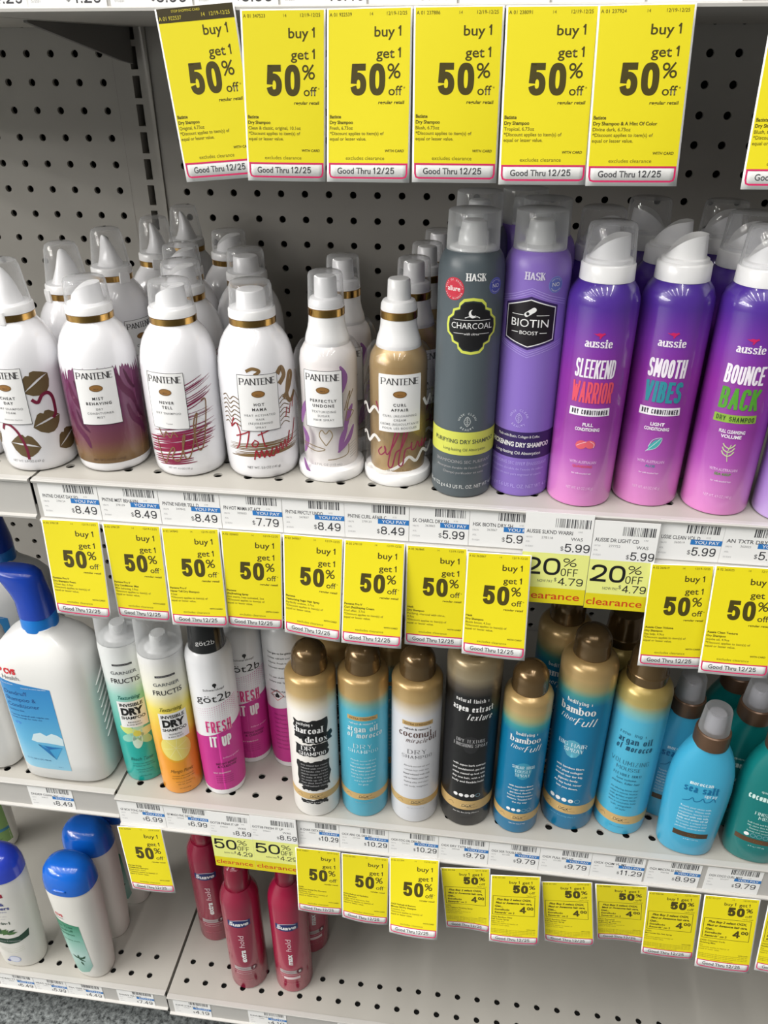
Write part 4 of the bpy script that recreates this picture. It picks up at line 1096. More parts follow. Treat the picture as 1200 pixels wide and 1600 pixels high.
def art_mousse(a):
    d = ink((24, 76, 108))
    a.serif('renewing +', -2, 133.4, 4, 24, d, fat=.1); a.serif('argan oil', 1, 125.6, 7.4, 31, d, fat=.16); a.serif('of morocco', 1, 116.6, 7.4, 33, d, shear=.12, fat=.14)
    a.serif('VOLUMIZING', 0, 97.6, 5.2, 36, ink((50, 110, 138)), fat=.1, gap=.3); a.serif('MOUSSE', 0, 90, 4.4, 23, ink((50, 110, 138)), fat=.14, gap=.3)
    a.serif('FLEXIBLE HOLD', 0, 82, 3, 26, d); a.text('luxe volume', 0, 76.6, 2.6, d, shear=.2); a.text('thicker, fuller hair', 0, 71.6, 2.6, d, shear=.2)
    for i, t in enumerate(['An alluring boost that', 'whips in volume, bounce', 'with golden argan oil', 'helps to create body', 'that is touchable hold', 'lush, weightless', 'of style']): a.text(t, 0, 63 - i * 4.4, 2.2, ink((40, 104, 134)), maxw=26)
    ring(a, 16, 27.4, 25); ogx(a, 21.6, 3.8); a.text('8 fl oz / 236 mL', 0, 11.4, 1.5, ink((60, 140, 176)), maxw=22)


mtl = lambda z: [(z - 14, 0.), (z, .35)]
gold_can('detox', 23.8, 172, 179, 207, fade('white_gold', [(0, (232, 230, 226)), (140, (234, 231, 226)), (150, (226, 214, 190)), (160, (206, 176, 122)), (172, (190, 158, 104)), (179, (176, 146, 94))], 185, .3, mtl(158), .2), art_detox)
gold_can('argan', 23.8, 172, 179, 207, fade('sky_gold', [(0, (72, 170, 198)), (140, (76, 174, 200)), (150, (130, 176, 166)), (158, (196, 166, 110)), (172, (190, 158, 104)), (179, (176, 146, 94))], 185, .3, mtl(158), .2), art_argan)
gold_can('coconut', 23.8, 172, 179, 207, fade('pale_gold', [(0, (214, 216, 222)), (140, (216, 217, 222)), (150, (216, 206, 190)), (160, (202, 172, 120)), (172, (190, 158, 104)), (179, (176, 146, 94))], 185, .3, mtl(158), .2), lambda a: art_argan(a, True))
gold_can('aspen', 25.6, 198, 209, 237, fade('black_gold', [(0, (24, 24, 25)), (170, (24, 24, 25)), (180, (96, 88, 78)), (190, (172, 158, 130)), (209, (170, 148, 108))], 212, .3, [(172, 0.), (190, .35)], .2), art_aspen, name='finishing_spray_can')
gold_can('tousle', 22.2, 166, 173.5, 201, fade('teal_gold', [(0, (10, 112, 156)), (132, (12, 116, 158)), (142, (60, 150, 152)), (150, (170, 172, 122)), (158, (200, 172, 118)), (173, (184, 154, 102))], 178, .3, mtl(156), .2), art_tousle, name='texture_spray_can')
gold_can('bamboo', 25.6, 196, 207, 236, fade('teal_gold_tall', [(0, (10, 112, 156)), (164, (12, 116, 158)), (174, (70, 150, 146)), (182, (176, 166, 116)), (192, (200, 170, 116)), (207, (180, 150, 98))], 212, .3, mtl(186), .2), art_bamboo, name='hairspray_can')
gold_can('mousse', 25.2, 172, 184, 220, fade('sky_gold_tall', [(0, (70, 176, 214)), (148, (84, 182, 214)), (160, (140, 190, 178)), (168, (200, 182, 112)), (184, (190, 164, 94))], 190, .3, mtl(168), .2), art_mousse, cap='step', name='hair_mousse_can')


# ---- tapered oval spray bottles
def oval_spray(kind, rgb, fill):
    S = [(0, 22, 14), (1, 24.5, 16), (5, 26, 17.4), (30, 27.2, 18), (60, 28.4, 18), (82, 28.8, 17.6), (100, 27.6, 17), (115, 24.6, 16), (125, 20.8, 15), (132, 17.2, 14.2), (136, 15.4, 14)]
    b = MB(); b.loft(S, 56, e=2.2)
    pa = [(q[0], q[1]) for q in S]; pb = [(q[0], q[2]) for q in S]

    def fn(x, y, o):
        A = lerp_prof(pa, y); B = lerp_prof(pb, y); t = min(.97, max(-.97, x / A)); u = abs(t) ** 2.2
        return (x, -(B + .1 + o) * (1 - u) ** (1 / 2.2), y)
    a = Art(); fill(a)
    P = [('bottle_body', b.mesh('bottle_body', [mat('satin_' + kind, rgb, .3, coat=.25)]), None, None),
         ('printed_label', a.mesh('printed_label', fn, 2.2, 8), None, None),
         ('bronze_collar', lathe_mesh('bronze_collar', [(134, 14.8), (134.6, 15.6), (147, 15.5), (149.6, 15), (150.4, 14)], mat('bronze_satin', (104, 80, 62), .3, metal=.4)), None, 'bronze neck collar'),
         ('sprayer_head', lathe_mesh('sprayer_head', [(149, 9), (150, 8.8), (154, 8.6), (166, 8.2), (168.6, 7.2), (169, .5)], WHITE), None, None),
         ('clear_cap', cap_shell('clear_cap', 13.4, 11.6, 150, 175, SMOKY, 3.), None, 'transparent smoky cap')]
    KINDS[kind] = ('spray_bottle', P)


def art_salt(a):
    d = ink((14, 110, 158)); wt = ink((216, 240, 248))
    a.serif('moroccan', -1, 97.2, 4.6, 20, wt, fat=.18); a.serif('sea salt', 0, 90.4, 8.4, 30, d, fat=.2); a.serif('spray', 9, 84, 4, 11, wt)
    a.stroke([(-14, 73), (-9, 75), (-6, 79), (-4, 75), (0, 76), (3, 80), (5, 76), (9, 77), (12, 81), (14, 77)], .8, d, 2)
    for i, t in enumerate(['Tousle your roots with', 'perfection. Waves with', 'weightless, beachy look.', 'Infused with sea salt,', 'kelp and argan oil of', 'Morocco, a unique mix', 'to create texture and', 'perfectly undone waves']): a.text(t, -1, 66.6 - i * 3.9, 2.2, wt, w=27, bold=.02 if i in (3, 4) else 0)
    a.rect(-15, 27, 16, 33.4, ink((74, 56, 36)), 1); a.text('OGX', 2, 30.2, 3.2, BRZ, w=8); a.text('6 fl oz / 177 mL', 2, 24.4, 1.5, wt)


def art_green(a):
    wt = ink((204, 232, 226))
    a.text('quenching +', 0, 94, 3, wt, w=20); a.serif('coconut curls', -1, 86.4, 7, 36, wt, fat=.19)
    a.serif('FINISHING', 0, 67, 3.6, 20, wt); a.serif('MIST', 0, 62, 3.8, 12, wt); a.lines(['Soft hold and frizz control', 'No shine that feels light', 'Zaatine extract with', 'honey and coconut oil'], 0, 54, 3.6, 1.9, wt, maxw=27)
    dots(a, 38, 1, False, s=2.2); a.rect(-20, 28, 16, 34, ink((92, 66, 44)), 1); a.text('OGX', 0, 31, 3.2, BRZ, w=8); a.text('6 fl oz / 177 mL', 0, 24, 1.6, wt)


oval_spray('salt', (66, 170, 208), art_salt)
oval_spray('curls', (14, 118, 116), art_green)


# ---- big white pump jug
def jug():
    S = [(0, 42, 24), (1.2, 46, 28), (5, 48.5, 31), (30, 49, 32), (140, 49, 32), (156, 48, 31), (166, 45, 29), (174, 38, 26), (180, 29, 22), (185, 21, 18), (188, 17, 16.5), (190, 16, 16)]
    b = MB(); b.loft(S, 72, e=3.6)
    pa = [(q[0], q[1]) for q in S]; pb = [(q[0], q[2]) for q in S]

    def fn(x, y, o):
        A = lerp_prof(pa, y); B = lerp_prof(pb, y); t = min(.98, abs(x / A)); return (x, -(B + .15 + o) * (1 - t ** 3.6) ** (1 / 3.6), y)
    BL = fade('label_blue', [(18, (150, 204, 228)), (60, (96, 176, 216)), (100, (64, 150, 206)), (142, (40, 128, 196))], 160, .3)
    a = Art(); a.poly([(-40, 22), (-34, 19.6), (13, 19.6), (13, 131), (-42, 139), (-42, 100)], BL, 1)
    N = ink((22, 66, 132)); wt = ink((232, 240, 244)); RD = ink((206, 36, 46))
    a.text('CVS', -25, 150, 6, RD, w=13, bold=.06); a.ell(-35.4, 150.8, 1.9, 1.9, RD, 2); a.poly([(-37.2, 150.4), (-33.6, 150.4), (-35.4, 147.6)], RD, 2)
    a.text('Health.', -25, 142.4, 4.8, ink((112, 112, 116)), w=20)
    a.text('Classic Clean', -32, 134, 1.6, wt, w=14); a.text('Compare to active ingredient', -4, 130.6, 1.3, wt, w=26)
    for i, t in enumerate(['Dandruff', 'Shampoo &', 'Conditioner']): a.text(t, -38, 123 - i * 8.2, 5, N, al='L', bold=-.004)
    a.text('Pyrithione Zinc', -38, 99.6, 2, N, al='L'); a.text('Controls dandruff with regular use', -38, 93, 1.9, N, al='L', w=42); a.text('Gentle enough for daily use', -38, 89.4, 1.7, N, al='L', w=34); a.ell(-32, 82, 4, 2, ink((70, 140, 206)), 1.5)
    a.poly([(-22, 60), (-18, 69), (-10, 72), (-4, 68), (2, 72), (8, 70), (12.6, 66), (12.6, 56), (-4, 58), (-16, 58)], ink((206, 226, 232)), 2)
    a.poly([(-16, 55), (10, 53), (0, 35)], ink((66, 158, 208)), 3); a.poly([(-16, 55), (-5, 49), (0, 35)], ink((34, 118, 182)), 4); a.poly([(-5, 49), (10, 53), (0, 52.5), (-10, 54)], ink((30, 104, 174)), 4)
    a.text('32.1 FL OZ (1 QT) 950 mL', -20, 33, 1.7, N, w=28); a.text('2 in 1', 2, 24, 1.6, N)
    g = MB()
    for s in (1,):
        for k in range(8):
            z = 62 + k * 10
            g.loft([(z - 9, 1.0, 1.6, s * 48.6, -9), (z - 4, 1.5, 2.2, s * 48.9, -2), (z + 3, 1.5, 2.2, s * 48.9, 8), (z + 7, 1, 1.6, s * 48.6, 14)], 12, e=2)
    pb_ = mat('pump_blue', (22, 66, 178), .25, coat=.3); lb = mat('collar_blue', (20, 120, 208), .3, coat=.2)
    ph = MB(); ph.loft([(202, 16.4, 16.4, 0, 0), (212, 16.2, 16.2, 0, 0), (220, 16, 15.4, -.8, 0), (228, 17.4, 14.4, -3, 0), (238, 20, 13.4, -6.5, 0), (246, 22, 12.4, -9.5, 0), (250.4, 20.5, 10.4, -12, 0), (252.4, 15, 7, -15, 0)], 40, e=2.4)
    P = [('bottle_body', b.mesh('bottle_body', [mat('white_hdpe', (232, 232, 230), .32, coat=.2)]), None, None),
         ('grip_ribs', g.mesh('grip_ribs', [mat('white_hdpe', (232, 232, 230), .32)]), 'bottle_body', None),
         ('front_label', a.mesh('front_label', fn, 4, 8), None, 'blue label with a white mountain'),
         ('pump_collar', lathe_mesh('pump_collar', [(187, 16.6), (187.4, 17.4), (201, 16.9), (202.4, 16.2)], lb), None, 'bright blue collar'),
         ('pump_head', ph.mesh('pump_head', [pb_]), None, 'dark blue pump head')]
    KINDS['jug'] = ('shampoo_jug', P)


jug()


# ---- white bottles with blue flip caps
def flip_bottle(kind, fill, capm, name, a0=23., a1=30., e=2.3, H=176):
    S = [(0, a0 - 4, 16), (1, a0 - 1.5, 18), (5, a0, 19.6), (40, a0 + (a1 - a0) * .35, 21), (100, a0 + (a1 - a0) * .75, 22.6), (150, a1 - .4, 23.6), (H - 6, a1, 24), (H, a1 - .6, 23.6)]
    b = MB(); b.loft(S, 56, e=e); pa = [(q[0], q[1]) for q in S]; pb = [(q[0], q[2]) for q in S]

    def fn(x, y, o):
        A = lerp_prof(pa, y); B = lerp_prof(pb, y); t = min(.98, abs(x / A)); return (x, -(B + .15 + o) * (1 - t ** e) ** (1 / e), y)
    c = MB(); c.loft([(H - 1, a1 - 1, 23.4), (H, a1 + .3, 24.6), (H + 12, a1 - .3, 24), (H + 24, a1 - 3, 21.4), (H + 31, a1 - 8, 17), (H + 35, a1 - 15, 11), (H + 36, a1 - 22, 4)], 48, e=e)
    lp = MB(); lp.loft([(H + 8, 9, 1.2, 0, -24.2), (H + 10.4, 8, 1.6, 0, -24), (H + 11, 6, 1, 0, -23.6)], 20, e=3)
    a = Art(); fill(a); k = Art(); k.rect(-19, 20, 20, 150, ink((230, 230, 226)), 1)
    k.rect(19, 30, 20.6, 150, ink((34, 40, 38)), 2)
    bk = lambda x, y, o: (lambda p: (-p[0], -p[1], p[2]))(fn(x, y, o))
    KINDS[kind] = (name, [('bottle_body', b.mesh('bottle_body', [mat('white_hdpe_soft', (228, 226, 220), .34, coat=.15)]), None, None),
                          ('front_label', a.mesh('front_label', fn, 3, 8), None, None), ('back_label', k.mesh('back_label', bk, 3, 8), None, None),
                          ('flip_cap', c.mesh('flip_cap', [capm]), None, 'domed blue cap'), ('thumb_lip', lp.mesh('thumb_lip', [capm]), 'flip_cap', None)])


TEA = fade('tea_label', [(14, (120, 170, 158)), (50, (176, 206, 200)), (90, (120, 180, 162)), (120, (36, 128, 92))], 140, .3)


def leaf(a, x, y, l, rot, m, lay=3):
    c, q = math.cos(rot), math.sin(rot); a.poly([(x + u * l * c - v * l * q, y + u * l * q + v * l * c) for u, v in ((0, 0), (.25, .16), (.6, .15), (1, 0), (.6, -.15), (.25, -.16))], m, lay)


def art_tea(a):
    n0 = len(a.v)
    a.poly([(-20, 124), (19, 116), (20, 30), (13, 16), (0, 10), (-14, 14), (-18, 30)], TEA, 1)
    a.text('CVS', -4, 134, 4.6, ink((206, 60, 70)), w=12, bold=.04); a.text('Health.', -4, 128, 3, GREY, w=14)
    D = ink((20, 88, 62))
    for i, t in enumerate(['Tea Tree', 'Dandruff', 'Shampoo']): a.text(t, -14, 112 - i * 7.6, 4.6, D, al='L')
    a.text('Invigorating clean', -14, 84, 2, D, al='L', w=28)
    g = ink((26, 74, 52))
    for x, y, l, r in ((4, 44, 11, .4), (4, 44, 10, -.5), (4, 44, 9, 1.5), (4, 44, 10, 2.6), (6, 38, 9, -1.3), (10, 46, 8, .9)): leaf(a, x, y, l, r, g)
    a.v[n0:] = [(x - 9, y, l) for x, y, l in a.v[n0:]]      # label sits round toward the left side


def art_hs(a):
    a.poly([(-14, 146), (14, 151), (14, 158), (-14, 153)], ink((150, 26, 52)), 1); a.text('#1', -9, 151, 4, WINK, lay=2, rot=.15); a.text('DERMATOLOGIST', 4, 154, 1.3, WINK, lay=2, rot=.17); a.text('RECOMMENDED', 4, 151.6, 1.3, WINK, lay=2, rot=.17)
    n = ink((50, 60, 140)); a.text('head &', 0, 138, 6, n, w=24, bold=.02); a.text('shoulders', 0, 130, 6, n, w=33, bold=.02); a.text('dandruff shampoo', 0, 123, 2.4, n, w=24)
    a.text('pyrithione zinc', 0, 114, 2.2, LGREY, w=20); a.text('daily use', 0, 109, 2.2, LGREY, w=14); a.text('2-in-1', 2, 100, 5.6, ink((46, 70, 56)), w=17, bold=.02)
    g = ink((74, 112, 60)); g2 = ink((40, 78, 50))
    for x, y, l, r in ((-12, 74, 17, 1.2), (-10, 76, 18, .7), (-12, 73, 17, 1.8), (-4, 74, 15, .9), (0, 76, 16, .25), (-16, 74, 14, 2.4), (4, 80, 11, .5), (-6, 78, 12, 1.5)): leaf(a, x, y, l, r, g if l > 14 else g2)
    a.poly([(-27, 76), (-14, 68), (0, 66), (14, 70), (27, 80), (25, 66), (12, 58), (0, 55), (-14, 57), (-25, 64)], ink((28, 66, 48)), 2); a.text('tea tree & botanicals', 0, 61.6, 2.6, LGREY, w=30)
    for k in range(3): a.stroke([(-16, 50 - k * 4), (0, 43 - k * 4), (16, 50 - k * 4)], .6, ink((206, 208, 196)), 1)
    a.ell(-2, 20, 8, 7, ink((170, 180, 214)), 1); a.ell(-2, 20, 6.6, 5.8, ink((214, 218, 232)), 2); a.ell(-11, 16, 2.6, 2.6, ink((90, 100, 160)), 2)


BLUEC = mat('flip_blue', (16, 98, 200), .2, coat=.4); PURC = mat('flip_indigo', (46, 70, 196), .2, coat=.4)
flip_bottle('tea', art_tea, BLUEC, 'conditioner_bottle', 24, 32)
flip_bottle('hs', art_hs, PURC, 'shampoo_bottle', 28, 36, 2.3)


def art_greenlab(a):
    a.rect(-24, 16, 24, 120, ink((130, 168, 98)), 1); a.rect(-24, 40, 24, 46, ink((60, 130, 160)), 2)
    for x, y, l, r in ((-10, 44, 12, .8), (2, 46, 13, 2), (10, 44, 12, 1.4), (-2, 44, 10, 1.2)): leaf(a, x, y, l, r, ink((46, 70, 40)))
    a.text('dermatologist', 0, 26, 2.6, ink((60, 90, 60)), w=26)


flip_bottle('greenlab', art_greenlab, BLUEC, 'shampoo_bottle', 27, 30)

# ---- crimson hairspray cans
SPR = [(0, 21), (.8, 22.8), (3, 23.6), (60, 23.8), (160, 23.6), (168, 22.6), (175, 20.4), (181, 17.4), (184, 16.2)]
SPR2 = [(0, 21), (.8, 22.8), (3, 23.6), (60, 23.8), (164, 23.8), (174, 22.8), (183, 20), (190, 16.6), (195, 13.6), (197, 12.8)]


def suave(kind, prof, word, num, capr, zc):
    CR = mat('crimson_' + kind, (164, 26, 66) if kind == 'max' else (146, 30, 62), .24, coat=.5)
    a = Art(); NV = ink((24, 42, 104))
    a.poly([(-14, 131), (-6, 129.6), (6, 129.6), (14.6, 132), (14.6, 142), (6, 142.6), (-6, 141.6), (-14, 141)], NV, 1)
    a.stroke([(-11, 140), (0, 143.6), (12, 140.6)], .9, ink((200, 206, 226)), 2); a.text('Suave', .4, 136, 6.4, WINK, w=24, shear=.2, bold=.035)
    wt = ink((232, 200, 208))
    n = glyphs(word, .03, 1.)
    a.text(word, .6, 72 if word == 'extra' else 72, 6.8, WINK, w=25 if word == 'extra' else 22, bold=.035, rot=math.pi / 2, shear=.15); a.text('hold', .6, 101.5, 6.6, wt, w=24, bold=.006, rot=math.pi / 2, shear=.15)
    sl = ink((176, 164, 166)); a.rect(-14, 41, 12, 48, sl, 1); a.text('HAIRSPRAY', -3, 44.4, 2.2, ink((130, 70, 90)), w=14); a.ell(12, 44.8, 4.4, 4.6, ink((96, 16, 44)), 2); a.text(num, 12, 44.8, 4.4, WINK, lay=3, bold=.03)
    a.rect(-14, 37.6, 13, 38.1, wt, 1); a.text('flexible control', -2, 34.4, 1.7, wt, w=20)
    if kind == 'max': a.rect(-9, 29.5, 12, 34.6, ink((226, 206, 210)), 1.5)
    a.text('NET WT. 9.4 OZ (266 g)', 0, 20, 1.6, ink((206, 120, 140)), w=22)
    cp = [(zc - 1, capr - .6), (zc, capr), (zc + 28, capr * .9), (zc + 36, capr * .8), (zc + 40, capr * .5), (zc + 40.6, .5)]
    cm = MB(); cm.lathe(cp, 40)
    KINDS['suave_' + kind] = ('hairspray_can', [('can_body', lathe_mesh('can_body', prof, CR, 56), None, None), ('printed_label', a.mesh('printed_label', on_can(prof, 23.8), 2.3, 9), None, None),
                                               ('crimson_cap', cm.mesh('crimson_cap', [mat('crimson_cap', (150, 16, 54), .25, coat=.4)]), None, 'crimson plastic cap')])


suave('extra', SPR, 'extra', '7', 15.6, 183)
suave('max', SPR2, 'max', '8', 12.6, 197)

# ------------------------------------------------------------ put the products on the shelves
G1 = 'gold-banded white cans'; D1 = 'dry shampoo'
place('cheat', 38, -305.3, 'upper', 0, 'white foam can printed with gold lips and wine ribbons, front row', 'foam can', G1)
place('mist', 98.0, -298.2, 'upper', 17, 'white can wrapped in smeared purple fading to bronze', 'can', G1)
place('never', 163.8, -298, 'upper', -4, 'white can with wine red brush streaks, label turned left', 'can', G1)
place('hot', 223.9, -293.7, 'upper', 16, 'white can with red handwriting and gold swirls', 'can', G1)
place('undone', 280.4, -293.9, 'upper', 1, 'clear capped bottle with white sleeve and small gold heart, front row', 'spray bottle', 'clear-walled mist bottles')
place('curl_open', 334.2, -294.9, 'upper', 8, 'gold-sleeved clear bottle with its white pump uncovered', 'spray bottle', 'clear-walled mist bottles')
place('charcoal', 385.6, -309, 'upper', 5, 'slate grey can with a lime-edged black badge, front row', 'can', 'slim cans with frosted caps')
place('biotin', 430.2, -301.4, 'upper', -6, 'lavender can with a dark hexagon badge, front row', 'can', 'slim cans with frosted caps')
VG = 'violet cans fading to pink'
place('sleek', 475.4, -310.5, 'upper', -6, 'violet to pink can with coral lettering, front row', 'can', VG)
place('smooth', 525.3, -303.3, 'upper', -9, 'violet to pink can with teal lettering and uncovered nozzle, front row', 'can', VG)
place('bounce', 575.4, -310.5, 'upper', -12, 'violet to pink can with green lettering, front row', 'can', VG)
place('texture', 625.5, -318, 'upper', -12, 'violet to lavender can cut off by the right edge', 'can', VG)
# second rows
place('cheat', 54, -243.2, 'upper', -40, 'foam can with a tall clear cap, right behind the gold-lip can', 'foam can', G1)
place('cheat', 64, -181, 'upper', 60, 'foam can with tall clear cap, third from the front by the upright', 'foam can', G1)
place('cheat', 84, -122, 'upper', 20, 'foam can beside the upright, fourth back in its file', 'foam can', G1)
place('cheat', 90, -59, 'upper', 30, 'rearmost foam can, against the pegboard right of the upright', 'foam can', G1)
place('cheat', -27, -297, 'upper', 0, 'white can barely showing at the left edge of the photo', 'foam can', G1)
place('never', 150, -237, 'upper', 25, 'white can directly behind the wine-streaked can', 'can', G1)
place('never', 128.5, -177, 'upper', 10, 'white can third back in the file of the wine-streaked can', 'can', G1)
place('mist', 151, -110, 'upper', 20, 'white can with slanted nozzle, deep behind the wine-streaked can', 'can', G1)
place('hot', 189.5, -187, 'upper', 10, 'white can behind the can with red handwriting', 'can', G1)
place('undone', 283.7, -240.5, 'upper', 10, 'white-sleeved clear bottle standing behind the one with the heart', 'spray bottle', 'clear-walled mist bottles')
place('curl', 339.6, -241, 'upper', 20, 'gold-sleeved capped bottle just behind the uncovered pump', 'spray bottle', 'clear-walled mist bottles')
place('curl', 345, -185, 'upper', 20, 'gold-sleeved capped bottle, second behind the uncovered pump', 'spray bottle', 'clear-walled mist bottles')
place('curl', 351, -128, 'upper', 20, 'gold-sleeved capped bottle, farthest back in its file', 'spray bottle', 'clear-walled mist bottles')
place('charcoal', 387, -226, 'upper', 0, 'slate grey can hidden behind the lime-badged can', 'can', 'slim cans with frosted caps')
place('biotin', 435.5, -254.5, 'upper', 0, 'lavender can peeking out right behind the hexagon-badge can', 'can', 'slim cans with frosted caps')
place('biotin', 421, -208, 'upper', 0, 'lavender can third back behind the hexagon-badge can', 'can', 'slim cans with frosted caps')
place('sleek', 475.7, -251.2, 'upper', 0, 'violet can with clear cap behind the coral-lettered can', 'can', VG)
place('smooth', 525.3, -254, 'upper', -20, 'violet can with bare nozzle behind the teal-lettered can', 'can', VG)
place('sleek', 515, -204.5, 'upper', 165, 'violet capped can third back in the teal-lettered file', 'can', VG)
place('bounce', 574.5, -261, 'upper', 0, 'violet capped can right behind the green-lettered can', 'can', VG)
place('bounce', 569, -211, 'upper', 0, 'violet capped can third back behind the green-lettered can', 'can', VG)

JG = 'white pump jugs'
place('jug', -14, -294.5, 'middle', 0, 'big white pump jug with a blue mountain label', 'jug', JG)
place('jug', -121, -290, 'middle', 0, 'white jug cut off at the left edge beside the blue-label jug', 'jug', JG)
place('jug', -116, -192, 'middle', 0, 'white pump jug standing behind the blue-label jug', 'jug', JG)
place('tonic', 64.4, -292.8, 'middle', 20, 'teal dry shampoo can with frosted cap next to the jug', 'can', 'fruit dry shampoo cans')
place('mango', 109.2, -303.7, 'middle', 26, 'orange dry shampoo can with a lemon slice', 'can', 'fruit dry shampoo cans')
GB = 'white and magenta cans'
place('got', 154.2, -298.4, 'middle', 16, 'white and magenta can with black cap, front row', 'can', GB)
place('got', 170.8, -252.8, 'middle', 14, 'white and magenta can behind the front one, lettering half covered', 'can', GB)
place('gotback', 216.1, -252.8, 'middle', 10, 'white and magenta can turned to show its small-print side', 'can', GB)
GG = 'gold-topped cans with bronze caps'
place('detox', 255.6, -310.5, 'middle', 8, 'white gold-topped can with black ink splashes', 'can', GG)
place('argan', 304.5, -304.5, 'middle', 6, 'light blue gold-topped can with white print', 'can', GG)
place('coconut', 355.3, -304.6, 'middle', 8, 'pale grey gold-topped can with brown print', 'can', GG)
place('aspen', 407.2, -300.4, 'middle', 2, 'black gold-topped can with white print', 'can', GG)
place('tousle', 457.3, -305.8, 'middle', 2, 'short teal gold-topped can with white print', 'can', GG)
place('bamboo', 509.1, -291.8, 'middle', -17, 'tall teal gold-topped can with white print', 'can', GG)
place('mousse', 560.6, -290.9, 'middle', -13, 'sky blue gold-topped mousse can with dark print', 'can', GG)
place('detox', 269, -258, 'middle', 0, 'gold shoulder showing behind the ink-splashed can', 'can', GG)
place('argan', 322, -254, 'middle', 0, 'gold shoulder showing behind the light blue can', 'can', GG)
place('bamboo', 491, -243, 'middle', -8, 'tall teal can in shadow behind the front tall teal one', 'can', GG)
place('mousse', 546, -240, 'middle', -8, 'mousse can in shadow behind the sky blue one', 'can', GG)
OB = 'tapered spray bottles'
place('salt', 620, -314.5, 'middle', -8, 'sky blue tapered spray bottle with dark bronze collar, front row', 'spray bottle', OB)
place('salt', 607, -273.5, 'middle', -8, 'sky blue tapered spray bottle behind the front blue one', 'spray bottle', OB)
place('curls', 682, -315, 'middle', -10, 'deep green tapered spray bottle at the right edge, front row', 'spray bottle', OB)
place('curls', 667, -276, 'middle', -8, 'deep green spray bottle just behind the front green one', 'spray bottle', OB)
place('curls', 661, -234, 'middle', -8, 'deep green spray bottle third back at the right edge', 'spray bottle', OB)

place('tea', -60, -301, 'base', -4, 'white bottle with blue cap and green leaf label, frontmost of three', 'bottle', 'white blue-capped bottles')
place('tea', -62, -248, 'base', -4, 'white bottle with blue cap, middle one of three in file', 'bottle', 'white blue-capped bottles')
place('tea', -52, -196, 'base', -4, 'white bottle rearmost of the three behind the sale tag', 'bottle', 'white blue-capped bottles')
place('hs', -160, -300, 'base', 6, 'white shampoo bottle with indigo cap and red banner at bottom left', 'bottle', 'white blue-capped bottles')
place('greenlab', -290, -140, 'base', 20, 'white bottle with green label far back at the left edge', 'bottle', 'white blue-capped bottles')
SG = 'crimson hairspray cans'
place('suave_extra', 144.1, -284.2, 'base', 8, 'crimson hairspray can with wide cap, front of its pair', 'can', SG)
place('suave_max', 202.9, -281, 'base', 6, 'bright crimson hairspray can with narrow cap, front row', 'can', SG)
place('suave_extra', 82.5, -228.1, 'base', 10, 'crimson hairspray can at the left, set back from the others', 'can', SG)
place('suave_max', 214, -227.4, 'base', 22, 'crimson hairspray can half hidden behind the bright one', 'can', SG)

# ------------------------------------------------------------ price labels and sale tags
OLV = ink((70, 62, 18)); OL2 = ink((112, 102, 24)); PINK = ink((206, 36, 96)); BLU = ink((44, 122, 196)); CHAR = ink((66, 66, 70)); ORED = ink((206, 66, 22))


def sheet_fn(q, W, H, bow=0.):
    """flat card coordinates (x right, y down negative) -> the hanging card in space"""
    TL, TR, BR, BL = [Vector(p) for p in q]; O = (TL + TR) / 2

    def fn(x, y, o):
        s = x / W; t = -y / H
        p = TL * (1 - s) * (1 - t) + TR * s * (1 - t) + BR * s * t + BL * (1 - s) * t - O
        n = (TR - TL).cross(BL - TL).normalized()
        if n.y > 0: n = -n
        return tuple(p + n * (o + bow * t * t * 4 * s * (1 - s)))
    return fn, O


def card(name, q, W, H, layers, bow, th=.25):
    fn, O = sheet_fn(q, W, H, bow); a = Art()
    for r in layers: a.rect(*r[:4], r[4], r[5])
    fr = a.mesh(name, fn, 5.0 if bow else 0, 9 if bow else 0)
    bm = bmesh.new(); bm.from_mesh(fr)          # give the paper a back and edges
    g = bmesh.ops.extrude_face_region(bm, geom=[f for f in bm.faces if f.material_index == 0])
    n = (Vector(q[1]) - Vector(q[0])).cross(Vector(q[3]) - Vector(q[0])).normalized()
    if n.y < 0: n = -n
    bmesh.ops.translate(bm, vec=n * th * MM, verts=[v for v in g['geom'] if isinstance(v, bmesh.types.BMVert)])
    bm.to_mesh(fr); bm.free()
    o = bpy.data.objects.new(name, fr); C.objects.link(o); o.location = (O.x * MM, O.y * MM, (O.z + Z0) * MM)
    return o, fn


TW, TH = 49.5, 90.


def part(name, art, fn, par, step=0): 
    o = bpy.data.objects.new(name, art.mesh(name, fn, step, step * 2)); C.objects.link(o); o.parent = par; return o


